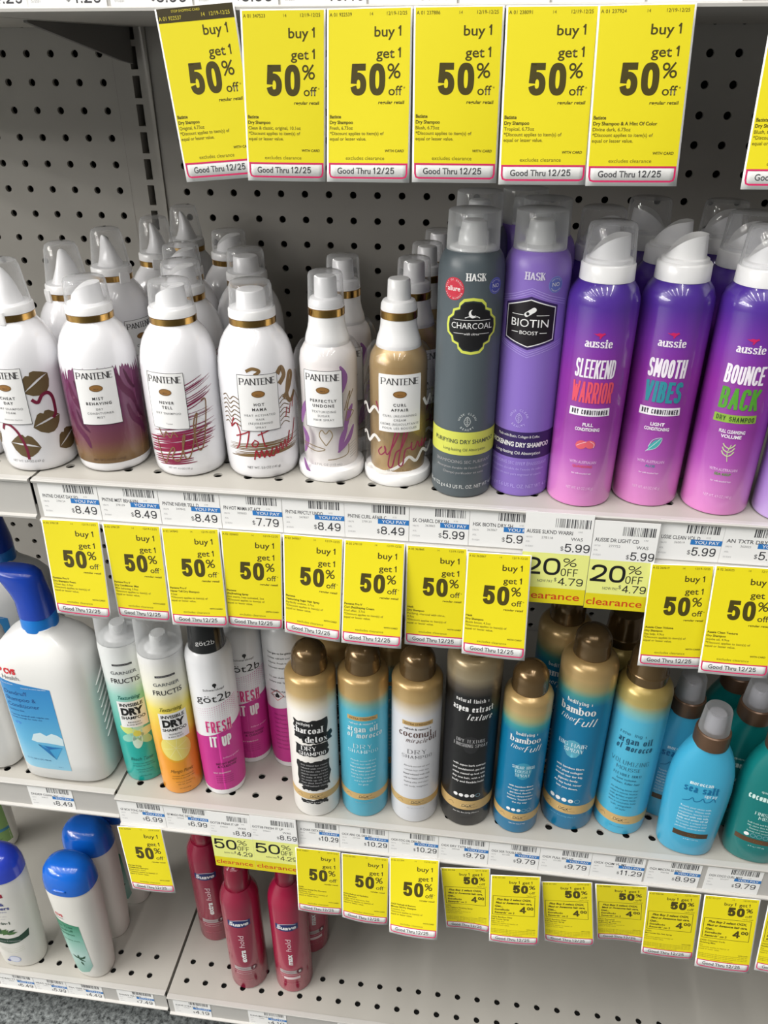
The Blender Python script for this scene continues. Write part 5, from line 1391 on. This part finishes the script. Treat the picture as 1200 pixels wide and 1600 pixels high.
def sale_tag(q, code, prod, small, label, grp, fmt='A', bow=1., dark=False):
    o, fn = card('sale_tag', q, TW, TH, [(0, -TH, TW, 0, PAPER, 0), (1.0, -79.6, TW - 1.0, -.6, YELLOW, .6)], bow)
    tag(o, label, 'sale tag', grp); st = 6 if bow else 0
    a = Art()
    if dark:
        a.rect(1, -7, TW - 1, 0, ink((58, 50, 22)), 1.4); k = ink((210, 196, 60)); a.text('STOP SHOPPING CARD', 19, -1.6, 1.2, k, lay=2)
        a.text('A 01 922537', 1.6, -4.8, 1.9, k, al='L', lay=2); a.text('14   12/19-12/25', 46, -4.2, 1.9, k, al='R', lay=2)
    else:
        a.text(code, 1.6, -3.1, 1.75, OLV, al='L', lay=1.4); a.text('14', 26, -3.1, 1.6, OL2, lay=1.4); a.text('12/19-12/25', 46.4, -3, 1.75, OLV, al='R', lay=1.4)
    if fmt == 'A':
        a.text('buy', 39.6, -11.6, 5, OLV, al='R', w=11.8, bold=.012, lay=1.4); a.sk('1', 44, -11.4, 5, 2.6, .85, OLV, al='R', lay=1.4); a.text('get', 39.6, -22.2, 5, OLV, al='R', w=10.6, bold=.012, lay=1.4); a.sk('1', 44, -22, 5, 2.6, .85, OLV, al='R', lay=1.4)
        a.sk('50', 14, -35.4, 16.2, 20.4, 3.5, OLV, al='L', lay=1.4, gap=.5); a.sk('%', 35.6, -31.2, 7.8, 7.6, .95, OLV, al='L', lay=1.4)
        a.text('off', 36.4, -41, 4.8, OLV, al='L', w=8, lay=1.4, bold=.008); a.text('*', 45, -40, 1.8, OLV, al='L', lay=1.4); a.text('regular retail', 45.6, -47, 1.7, OLV, al='R', w=15, bold=.02, lay=1.4, shear=.1)
        y = -54.4
        for t in prod: a.text(t, 1.8, y, 1.75, OLV, al='L', maxw=34, bold=.025, lay=1.4); y -= 3
        for t in small + ['*Discount applies to item(s) of', 'equal or lesser value.']: a.text(t, 1.8, y, 1.8, OL2, al='L', maxw=38, lay=1.4, bold=.012); y -= 2.9
        a.text('WITH CARD', 46, -72.6, 1.4, OLV, al='R', bold=.02, lay=1.4, shear=.15); a.text('excludes clearance', 23, -76.6, 2.0, OL2, w=23, lay=1.4)
    else:
        a.text('buy', 26.4, -8.6, 3.6, OLV, al='R', w=7.8, bold=.012, lay=1.4); a.sk('1', 29.4, -8.4, 3.6, 1.9, .6, OLV, al='R', lay=1.4); a.text('get', 39, -8.6, 3.6, OLV, al='R', w=7.4, bold=.012, lay=1.4); a.sk('1', 42, -8.4, 3.6, 1.9, .6, OLV, al='R', lay=1.4)
        a.sk('50', 22.4, -17.4, 10.4, 15, 2.7, OLV, al='L', lay=1.4, gap=.4); a.sk('%', 38.4, -14.6, 5.2, 6, .8, OLV, al='L', lay=1.4); a.text('off', 38.4, -21.4, 3.2, OLV, al='L', w=6, lay=1.4)
        a.text('regular retail', 45.6, -25, 1.3, OLV, al='R', lay=1.4)
        a.frame(2.6, -52, 44.8, -27, .45, OLV, 1.4)
        a.lines(['Plus Buy 2 select OGX,', 'Maui or Awesome hair care,'], 24, -31.4, 4.4, 2.5, OLV, bold=.04, maxw=36, shear=.2, lay=1.4)
        a.text('Get...', 5, -40.4, 2.6, OLV, al='L', bold=.04, shear=.15, lay=1.4); a.text('ExtraBucks', 5, -44.8, 2.3, OLV, al='L', bold=.03, shear=.15, lay=1.4); a.text('Rewards* on 2', 5, -48.8, 2.3, OLV, al='L', bold=.03, shear=.15, lay=1.4, maxw=20)
        a.sk('4', 29.6, -44, 8.6, 6.6, 1.7, OLV, al='L', lay=1.4); a.sk('00', 37, -41.8, 4, 6.4, 1, OLV, al='L', lay=1.4)
        y = -55
        for t in prod: a.text(t, 1.8, y, 1.8, OLV, al='L', maxw=36, bold=.015, lay=1.4); y -= 2.9
        for t in small + ['*Discount applies to item(s) of', 'equal or lesser value.']: a.text(t, 1.8, y, 1.5, OL2, al='L', maxw=36, lay=1.4); y -= 2.5
        for i in range(3): a.text('ExtraBucks Rewards offer limit one per household with card, see', 1.8, -71.6 - i * 2, 1.1, OL2, al='L', w=44, lay=1.4)
        a.text('WITH CARD', 46, -69.6, 1.1, OLV, al='R', bold=.02, lay=1.4); a.text('excludes clearance', 23, -77.8, 1.2, OL2, w=20, lay=1.4)
    part('printed_offer', a, fn, o, st)
    d = Art()
    d.rect(1.2, -80.4, TW - 1.2, -79.4, PINK, 1.4); d.stroke([(1.7, -80), (1.7, -85), (2.3, -86.9), (4, -87.5), (25, -87.5), (TW - 4, -87.5), (TW - 2.3, -86.9), (TW - 1.7, -85), (TW - 1.7, -80)], .95, PINK, 1.4, smooth=False)
    d.text('Good Thru', 6.4, -83.6, 3.4, CHAR, al='L', w=20, bold=.012, lay=1.6); d.sk('12/25', 28, -83.5, 3.6, 12.4, .55, CHAR, al='L', lay=1.6, gap=1.)
    part('date_box', d, fn, o, st)
    return o


def price_label(x0, W, z, Y, name, price, num, label, grp, H=34., seed=1, pay=True, cut=0):
    """shelf-edge price label in the rail"""
    q = [(x0, Y, z), (x0 + W, Y, z), (x0 + W, Y, z - H), (x0, Y, z - H)]
    o, fn = card('price_label', q, W, H, [(0, -H, W, 0, PAPER, 0)], 0)
    tag(o, label, 'price label', grp)
    a = Art(); a.barcode(W * .43, -10.6, W * .94, -3.2, CHAR, .6, seed); part('barcode', a, fn, o)
    t = Art(); t.text(name, 2.6, -14.6, 3.1, CHAR, al='L', maxw=W * .6, lay=.6, bold=.012); t.text('3.7Z', W * .78, -13.6, 1.2, GREY, lay=.6)
    for i, s in enumerate(('18670', 'ASL', '010201')): t.text(s, 2.6, -19.6 - i * 4.4, 1.4, LGREY, al='L', lay=.6)
    t.text(num, W * .27, -18.8, 1.8, GREY, al='L', lay=.6); part('printed_text', t, fn, o)
    if pay:
        b = Art(); b.rect(W * .52, -20, W, -15.6, BLU, .6); b.text('YOU PAY', W * .77, -17.8, 2.6, WINK, w=W * .38, bold=.01, lay=1); part('blue_banner', b, fn, o)
    p = Art(); p.sk('$', W * .55, -26.8, 3.6, 2.3, .4, CHAR, al='R', lay=.6); p.sk(price, W * .565, -25.8, 7.2, W * (.41 if len(price) > 4 else .37), .95, CHAR, al='L', lay=.6, gap=1.); part('price', p, fn, o)
    return o


def clearance_tag(x0, W, z, Y, H, name, was, num, pct, now, label, grp, seed=1):
    q = [(x0, Y, z), (x0 + W, Y, z), (x0 + W + 1, Y, z - H), (x0 + 1, Y, z - H)]
    a0, a1 = -H * .43, -H * .82
    o, fn = card('clearance_tag', q, W, H, [(0, -H, W, 0, PAPER, 0), (0, a1, W, a0, PALE, .5), (0, -H, W, a1, YELLOW, .5)], 0)
    tag(o, label, 'clearance tag', grp)
    b = Art(); b.barcode(W * .45, -12, W * .96, -4.4, CHAR, .6, seed); part('barcode', b, fn, o)
    t = Art(); t.text(name, 1.6, -16.4, 3.2, CHAR, al='L', maxw=W * .68, lay=.6, bold=.012); t.text('4.9Z', W * .82, -15, 1.2, GREY, lay=.6)
    for i, s in enumerate(('18750', 'ASL', '010201')): t.text(s, 1.6, -21.6 - i * 4, 1.4, LGREY, al='L', lay=.6)
    t.text(num, W * .26, -21.4, 2, GREY, al='L', lay=.6); t.text('WAS', W * .78, -21.4, 2.8, CHAR, w=8.6, lay=.6); part('printed_text', t, fn, o)
    p = Art(); p.sk('$', W * .6, -30.2, 3.6, 2.3, .4, CHAR, al='R', lay=.6); p.sk(was, W * .615, -29.2, 7.2, W * .37, .95, CHAR, al='L', lay=.6, gap=1.); part('old_price', p, fn, o)
    y = a0; k = BLACK
    p = Art(); p.sk(pct, 1.8, y - 12, 15.4, W * .55, 2.3, k, al='L', lay=1, gap=.8); p.sk('%', W * .62, y - 7.4, 7.6, 10, .8, k, al='L', lay=1); p.sk('OFF', W * .6, y - 16.4, 6.8, 12.6, .75, k, al='L', lay=1, gap=1.4)
    p.text('NOW PAY', W * .26, y - 25.4, 2.5, CHAR, al='L', w=11.5, lay=1); p.sk('$', W * .51, y - 23.6, 3.2, 2, .36, CHAR, al='L', lay=1); p.sk(now, W * .57, y - 25, 6.8, W * .38, .85, ink((40, 40, 40)), al='L', lay=1, gap=1.); part('discount', p, fn, o)
    c = Art(); c.text('clearance', 1.2, a1 - 7.2, 6.6, ORED, al='L', w=W * .9, bold=.01, lay=1); part('clearance_band', c, fn, o)
    return o


def yz(p, dy): return (p[0], p[1] + dy, p[2])


BIG = 'big sale tags on the top shelf edge'; S1G = 'sale tags below the white cans'; S2G = 'sale tags below the gold-topped cans'
TOP = [
 ((198.9, -350.6, 22), (245.9, -350.6, 25.3), (254.5, -350.9, -65.5), (206.5, -351, -69.5), 'A 01 922537', ['Batiste', 'Dry Shampoo'], ['Original, 6.73oz'], 'tilted big sale tag with a dark top strip, first from the left', 1),
 ((249.5, -352, 21.7), (298.4, -352, 21.9), (295, -352.6, -67.6), (246.7, -353, -67.6), 'A 01 347523', ['Batiste', 'Dry Shampoo'], ['Clean & classic, original, 10.1oz'], 'second big sale tag from the left on the top edge', 0),
 ((299, -351.4, 21.9), (346.8, -351.4, 22.7), (347, -359, -66.5), (296.8, -357, -67), 'A 01 922539', ['Batiste', 'Dry Shampoo'], ['Fresh, 6.73oz'], 'third big sale tag from the left on the top edge', 0),
 ((347.4, -351, 22.7), (396.8, -351, 22.8), (398.3, -355, -66.4), (348.6, -359, -66.2), 'A 01 237886', ['Batiste', 'Dry Shampoo'], ['Blush, 6.73oz'], 'big sale tag above the slate grey can with the lime badge', 0),
 ((397.7, -351, 22.6), (447.2, -351, 22.7), (449.8, -358.6, -66), (399.5, -359.6, -66.5), 'A 01 238091', ['Batiste', 'Dry Shampoo'], ['Tropical, 6.73oz'], 'big sale tag above the lavender hexagon-badge can', 0),
 ((446.2, -352, 22.7), (496.9, -352, 23.1), (500.8, -358, -66), (449.3, -361.5, -66.2), 'A 01 237924', ['Batiste', 'Dry Shampoo & A Hint Of Color'], ['Divine dark, 6.73oz'], 'big sale tag next to the bare dark pegboard gap', 0),
 ((535.6, -351, 22.2), (583, -351, 22.7), (585, -362, -66), (535.3, -361.5, -66.6), 'A 01 237939', ['Batiste', 'Dry Shampoo'], ['Blush, 6.73oz', ], 'big sale tag cut off at the top right corner of the photo', 0)]
for TL, TR, BR, BL, code, prod, small, lab, dk in TOP:
    sale_tag((TL, TR, BR, BL), code, prod, small, lab, BIG, bow=.8, dark=bool(dk))

UP = [
 ((49.2, -348, -327.2), (99.1, -348, -326), (99.8, -361, -414), (48.6, -356.2, -415.8), 'A 02 378128', ['Pantene Pro-V', 'Dry Shampoo Foam'], ['Cheat day, 5.9oz'], 'sale tag hanging in front of the blue-label jug'),
 ((101.4, -348, -326.9), (150.4, -348.4, -326), (150.9, -357.5, -414.5), (103.7, -355.3, -415.6), 'A 02 278129', ['Pantene Pro-V', 'Dry Conditioner Mist'], ['Miss behaving, 3.9oz'], 'sale tag hanging above the teal dry shampoo can'),
 ((150.6, -348, -327.3), (198.5, -348, -324.9), (201.6, -360, -413), (152.6, -359, -415.6), 'A 02 347842', ['Pantene Pro-V', 'Never Tell Dry Shampoo'], ['4.2oz'], 'sale tag hanging above the orange lemon can'),
 ((199.9, -348.4, -325.6), (249.4, -348, -325.2), (247.2, -357.3, -413.7), (200.1, -357.1, -414.2), 'A 02 320603', ['Pantene', '(Re)freshing Spray'], ['Hot mama, heat activated, 5oz'], 'sale tag hanging above the pair of half covered magenta cans'),
 ((250.4, -348, -325.3), (298.5, -348, -326.1), (296.8, -367, -413), (249, -359, -413.6), 'A 02 347837', ['Pantene', 'Texturizing Sugar Hair Spray'], ['Perfectly undone, 3.7oz'], 'sale tag hanging above the ink-splashed white can'),
 ((299.1, -348, -326.5), (346.8, -348, -326.3), (346.6, -369, -412.7), (297.4, -366.3, -413.6), 'A 02 278133', ['Pantene Pro-V', 'Curl (Re)Shaping Cream'], ['Curl affair, 3.7oz'], 'sale tag hanging above the light blue gold-topped can'),
 ((347.6, -348, -327.4), (394.5, -348, -327.3), (397, -359.5, -415.5), (348.3, -358.8, -415.7), 'A 02 363865', ['Hask', 'Dry Shampoo'], ['Purifying, charcoal with citrus,', '4.3oz'], 'sale tag hanging above the pale grey gold-topped can'),
 ((394.4, -349.6, -328.8), (442.9, -349.6, -328.2), (444.4, -368.3, -414.8), (394.7, -363.6, -416.5), 'A 02 363867', ['Hask', 'Dry Shampoo'], ['Biotin boost, 4.3oz'], 'sale tag overlapping the clearance tag, above the black can'),
 ((530.6, -348.6, -328.7), (575.8, -348, -327), (581.1, -359.7, -415), (532.4, -359.7, -416.9), 'A 02 360019', ['Aussie Clean Volume', 'Dry Shampoo'], ['Sea kelp, 4.9oz'], 'sale tag hanging above the sky blue mousse can'),
 ((575.5, -349.8, -325.4), (622.5, -349.4, -324.8), (626.1, -369.2, -411.1), (575.8, -367.7, -412.2), 'A 02 360025', ['Aussie Clean Texture', 'Dry Shampoo'], ['Jojoba oil, 4.9oz'], 'sale tag hanging above the tapered spray bottles')]
for TL, TR, BR, BL, code, prod, small, lab in UP:
    sale_tag((TL, TR, BR, BL), code, prod, small, lab, S1G, bow=1.0)

PG = 'price labels below the white cans'
ROW = [(50.9, 49.6, 'PNTNE CHEAT DAY FO', '8.49', '278124', 'price label under the gold-lip foam can'),
       (101, 49.6, 'PNTNE MIST BEHAVIN', '8.49', '278129', 'price label under the purple-smeared white can'),
       (151, 49.4, 'PNTNE NEVER TELL D', '8.49', '347842', 'price label under the wine-streaked white can'),
       (200.8, 49.2, 'PN HOT MAMA HT ACT', '7.79', '320603', 'price label reading 7.79 under the white can with red handwriting'),
       (250.4, 48.6, 'PNTNE PRFCTLY UNDO', '8.49', '347837', 'price label under the clear bottle with the gold heart'),
       (299.2, 49.6, 'PNTNE CURL AFAIR C', '8.49', '278133', 'price label under the uncovered white pump'),
       (349.2, 45.2, 'SK CHARCL DRY SH', '5.99', '363865', 'price label under the lime-badged slate can'),
       (394.7, 49.6, 'HSK BIOTN DRY SH', '5.99', '363867', 'price label under the lavender hexagon can'),
       (532.2, 46, 'USSIE CLEAN VOL D', '5.99', '360019', 'price label under the can with green lettering'),
       (578.4, 48, 'AN TXTR DRY', '5.99', '360025', 'price label by the right edge under the lavender-bottomed can')]
for i, (x, wd, nm, pr, num, lab) in enumerate(ROW):
    price_label(x, wd, -292.4, -344.4, nm, pr, num, lab, PG, seed=i + 3)
CG = 'twenty percent clearance tags'
clearance_tag(435.4, 49.8, -291.4, -347.6, 81, 'AUSSIE SLKND WARRI', '5.99', '278118', '20', '4.79', 'twenty percent clearance tag under the can with coral lettering', CG, 31)
clearance_tag(485.6, 46.6, -294.8, -347.9, 79, 'AUSSIE DR LIGHT CD', '5.99', '277752', '20', '4.79', 'twenty percent clearance tag under the can with teal lettering', CG, 32)

LOW = [
 ((44.4, -341, -707.7), (93.6, -341, -703.9), (101.9, -353.1, -791.7), (51.6, -351.2, -795.8), 'A 02 369508', ['Garnier Fructis', 'Invisible Dry Shampoo'], ['Beach tonic, 4.4oz'], 'sale tag hanging over the white blue-capped bottles', 'A', 1.5),
 ((236.7, -341, -709), (284, -341, -708.4), (285, -351.6, -796.8), (237.4, -351.3, -797.4), 'A 02 348837', ['OGX', 'Charcoal Detox Dry Shampoo'], ['Purifying, 5oz'], 'sale tag beside the fifty percent clearance tags', 'A', 1.5),
 ((285.1, -341.3, -709.1), (334.2, -341, -708.7), (334.7, -356.3, -796.3), (285.7, -353.2, -797.3), 'A 02 221366', ['OGX Refresh & Revitalize', 'Dry Shampoo'], ['Argan oil of morocco, 5oz'], 'sale tag below the light blue gold-topped can', 'A', 2.5),
 ((334.5, -341, -706.8), (385.1, -341, -703.5), (387.7, -372.1, -786.9), (337.7, -366.8, -791.9), 'A 02 221364', ['OGX Refresh & Restore', 'Miracle Oil Dry Shampoo'], ['Coconut, 5oz'], 'longest-looking sale tag, below the pale grey can', 'A', 2.),
 ((386.3, -341, -714.3), (436.1, -341, -707.4), (441.3, -352.5, -795.5), (396.2, -347, -802.6), 'A 02 309768', ['OGX', 'Dry Texture Finishing Spray'], ['Aspen extract, 8oz'], 'boxed-offer sale tag below the black can', 'B', -1.5),
 ((437.2, -342.4, -714.7), (486.1, -342.4, -708.8), (491.1, -358.6, -796.1), (441.1, -356, -802.6), 'A 02 221385', ['OGX Bamboo Fiber', 'Full Tousle Spray'], ['Sugar high, 6oz'], 'boxed-offer sale tag below the short teal can', 'B', 1.5),
 ((487.6, -341, -718), (536.4, -341, -710.5), (548.3, -350.1, -798.2), (499, -345.7, -806.2), 'A 02 221384', ['OGX Bamboo Fiber', 'Full Big Hair Spray'], ['Bodifying, 8oz'], 'boxed-offer sale tag below the tall teal can', 'B', 1.5),
 ((539.4, -341, -711.9), (589.4, -341, -707.1), (599.1, -343, -795.6), (552.7, -341.5, -800), 'A 02 960088', ['OGX Renewing', 'Argan Oil of Morocco', 'Voluming Mousse'], [], 'boxed-offer sale tag below the sky blue mousse can', 'B', -1.5),
 ((590.2, -341.8, -712.4), (640.1, -341, -709.4), (645.8, -352.5, -797.5), (595.6, -350.2, -800.8), 'A 02 908758', ['OGX', 'Moroccan Sea Salt Spray'], ['6oz'], 'boxed-offer sale tag below the blue tapered bottle', 'B', 1.),
 ((643.2, -341, -709.4), (695, -341, -707.4), (697.5, -361.6, -793.9), (646.2, -359.1, -796.4), 'A 02 221277', ['OGX Coconut Curls', 'Finishing Mist'], ['8oz'], 'boxed-offer sale tag below the green tapered bottle', 'B', 1.5),
 ((702.2, -341, -705), (752.8, -341, -702.1), (751.1, -363.6, -788.2), (702.8, -358.3, -792), 'A 02 221280', ['OGX', 'Finishing Mist'], ['8oz'], 'boxed-offer sale tag cut by the right edge of the photo', 'B', 1.)]
for TL, TR, BR, BL, code, prod, small, lab, f, bow in LOW:
    sale_tag((TL, TR, BR, BL), code, prod, small, lab, S2G, f, bow)
PG2 = 'price labels below the gold-topped cans'
ROW2 = [(48.2, 50, 'GF BCH TONC DRY SH', '6.99', '369508', 'price label under the teal dry shampoo can'), (98.6, 47.6, 'GF MNGO PNC DRY SH', '6.99', '369509', 'price label under the orange lemon can'),
        (239.6, 43, 'X CHAR DETX DRY', '10.29', '348837', 'price label under the ink-splashed can'), (283, 49.8, 'OGX ARG OIL DRY SH', '10.29', '221366', 'price label under the light blue gold-topped can'),
        (333.2, 49.8, 'OGX COC OIL DRY SH', '10.29', '221364', 'price label under the pale grey gold-topped can'), (383.4, 49.4, 'OGX DRY TXTR HS', '9.79', '309768', 'price label under the black gold-topped can'),
        (433.2, 49.4, 'OGX SGR TOUSLE SPR', '9.79', '221385', 'price label under the short teal can'), (483, 49.4, 'OGX FULL BIG HS', '9.79', '221384', 'price label under the tall teal can'),
        (532.8, 50.4, 'OGX OOM VL MS', '11.29', '960088', 'price label reading 11.29 under the mousse can'), (585.2, 50.4, 'OGX MRCCN SS SPRY', '8.99', '908758', 'price label reading 8.99 under the blue tapered bottle'),
        (640.6, 51, 'OGX COCO CURL MIST', '9.79', '221277', 'price label under the green tapered bottle')]
for i, (x, wd, nm, pr, num, lab) in enumerate(ROW2):
    price_label(x, wd, -669.4, -337.4, nm, pr, num, lab, PG2, H=36.5, seed=i + 40)
KG = 'fifty percent clearance tags'
clearance_tag(146.6, 44.4, -668.8, -340.4, 85, 'GOT2B FRESH IT UP', '8.59', '338620', '50', '4.29', 'left one of the two touching fifty percent clearance tags', KG, 51)
clearance_tag(191.2, 48, -667.6, -340.6, 86, 'GOT2B FRESH IT UP', '8.59', '338621', '50', '4.29', 'right one of the two touching fifty percent clearance tags', KG, 52)
price_label(-54, 49.6, -668.6, -331.4, 'DNDRFF CLEAN 2N1', '8.49', '298531', 'price label below the big blue-label jug', PG2, H=33, seed=61)

PG3 = 'price labels along the bottom shelf'
for i, (x, nm, pr, lab) in enumerate([(-188, 'HD&SH TT 2N1', '6.49', 'price label at the bottom left corner, below the red-banner bottle'), (-138, 'HEAD SHLDR', '5.99', 'price label just right of the corner label, below the red-banner bottle'), (-92.5, 'TEA TREE 2N1', '4.49', 'price label reading 4.49 below the frontmost blue-capped bottle'),
                                      (-23, 'DNDRFF TEA TREE', '7.49', 'price label reading 7.49 near the shelf joint')]):
    price_label(x, 49.4 if i != 1 else 45, -1045.6, -327.4, nm, pr, '29853' + str(i), lab, PG3, H=32.5, seed=70 + i)
for i, (x, nm, pr, lab) in enumerate([(54, 'SUAVE XTRA HLD', '4.19', 'price label reading 4.19 on the bottom rail, left of the others there'), (153, 'SUAVE MAX HLD HS', '4.19', 'price label below the bright crimson can'), (268.5, 'SUAVE HS', '4.19', 'price label barely showing at the bottom edge of the photo')]):
    price_label(x, 49.6, -1045.6, -330.4, nm, pr, '33490' + str(i), lab, PG3, H=33.5, seed=80 + i)
PG0 = 'price labels along the top rail'
for i, (x, pr, lab) in enumerate([(73, '4.29', 'top rail price label at the far left corner'), (121, '4.29', 'top rail price label over the bracket'), (172, '8.99', 'top rail price label left of the tilted sale tag'), (222, '6.99', 'top rail price label behind the tilted sale tag'), (272, '10.49', 'top rail price label over the second big sale tag'), (322, '6.99', 'top rail price label over the third big sale tag'),
                                  (372, '6.99', 'top rail price label above the slate grey can'), (422, '6.99', 'top rail price label above the lavender can'), (472, '6.99', 'top rail price label beside the dark pegboard gap')]):
    price_label(x, 48.6, 55, -347.4, 'BTSTE DRY SH', pr, '2378' + str(80 + i), lab, PG0, H=31, seed=90 + i)
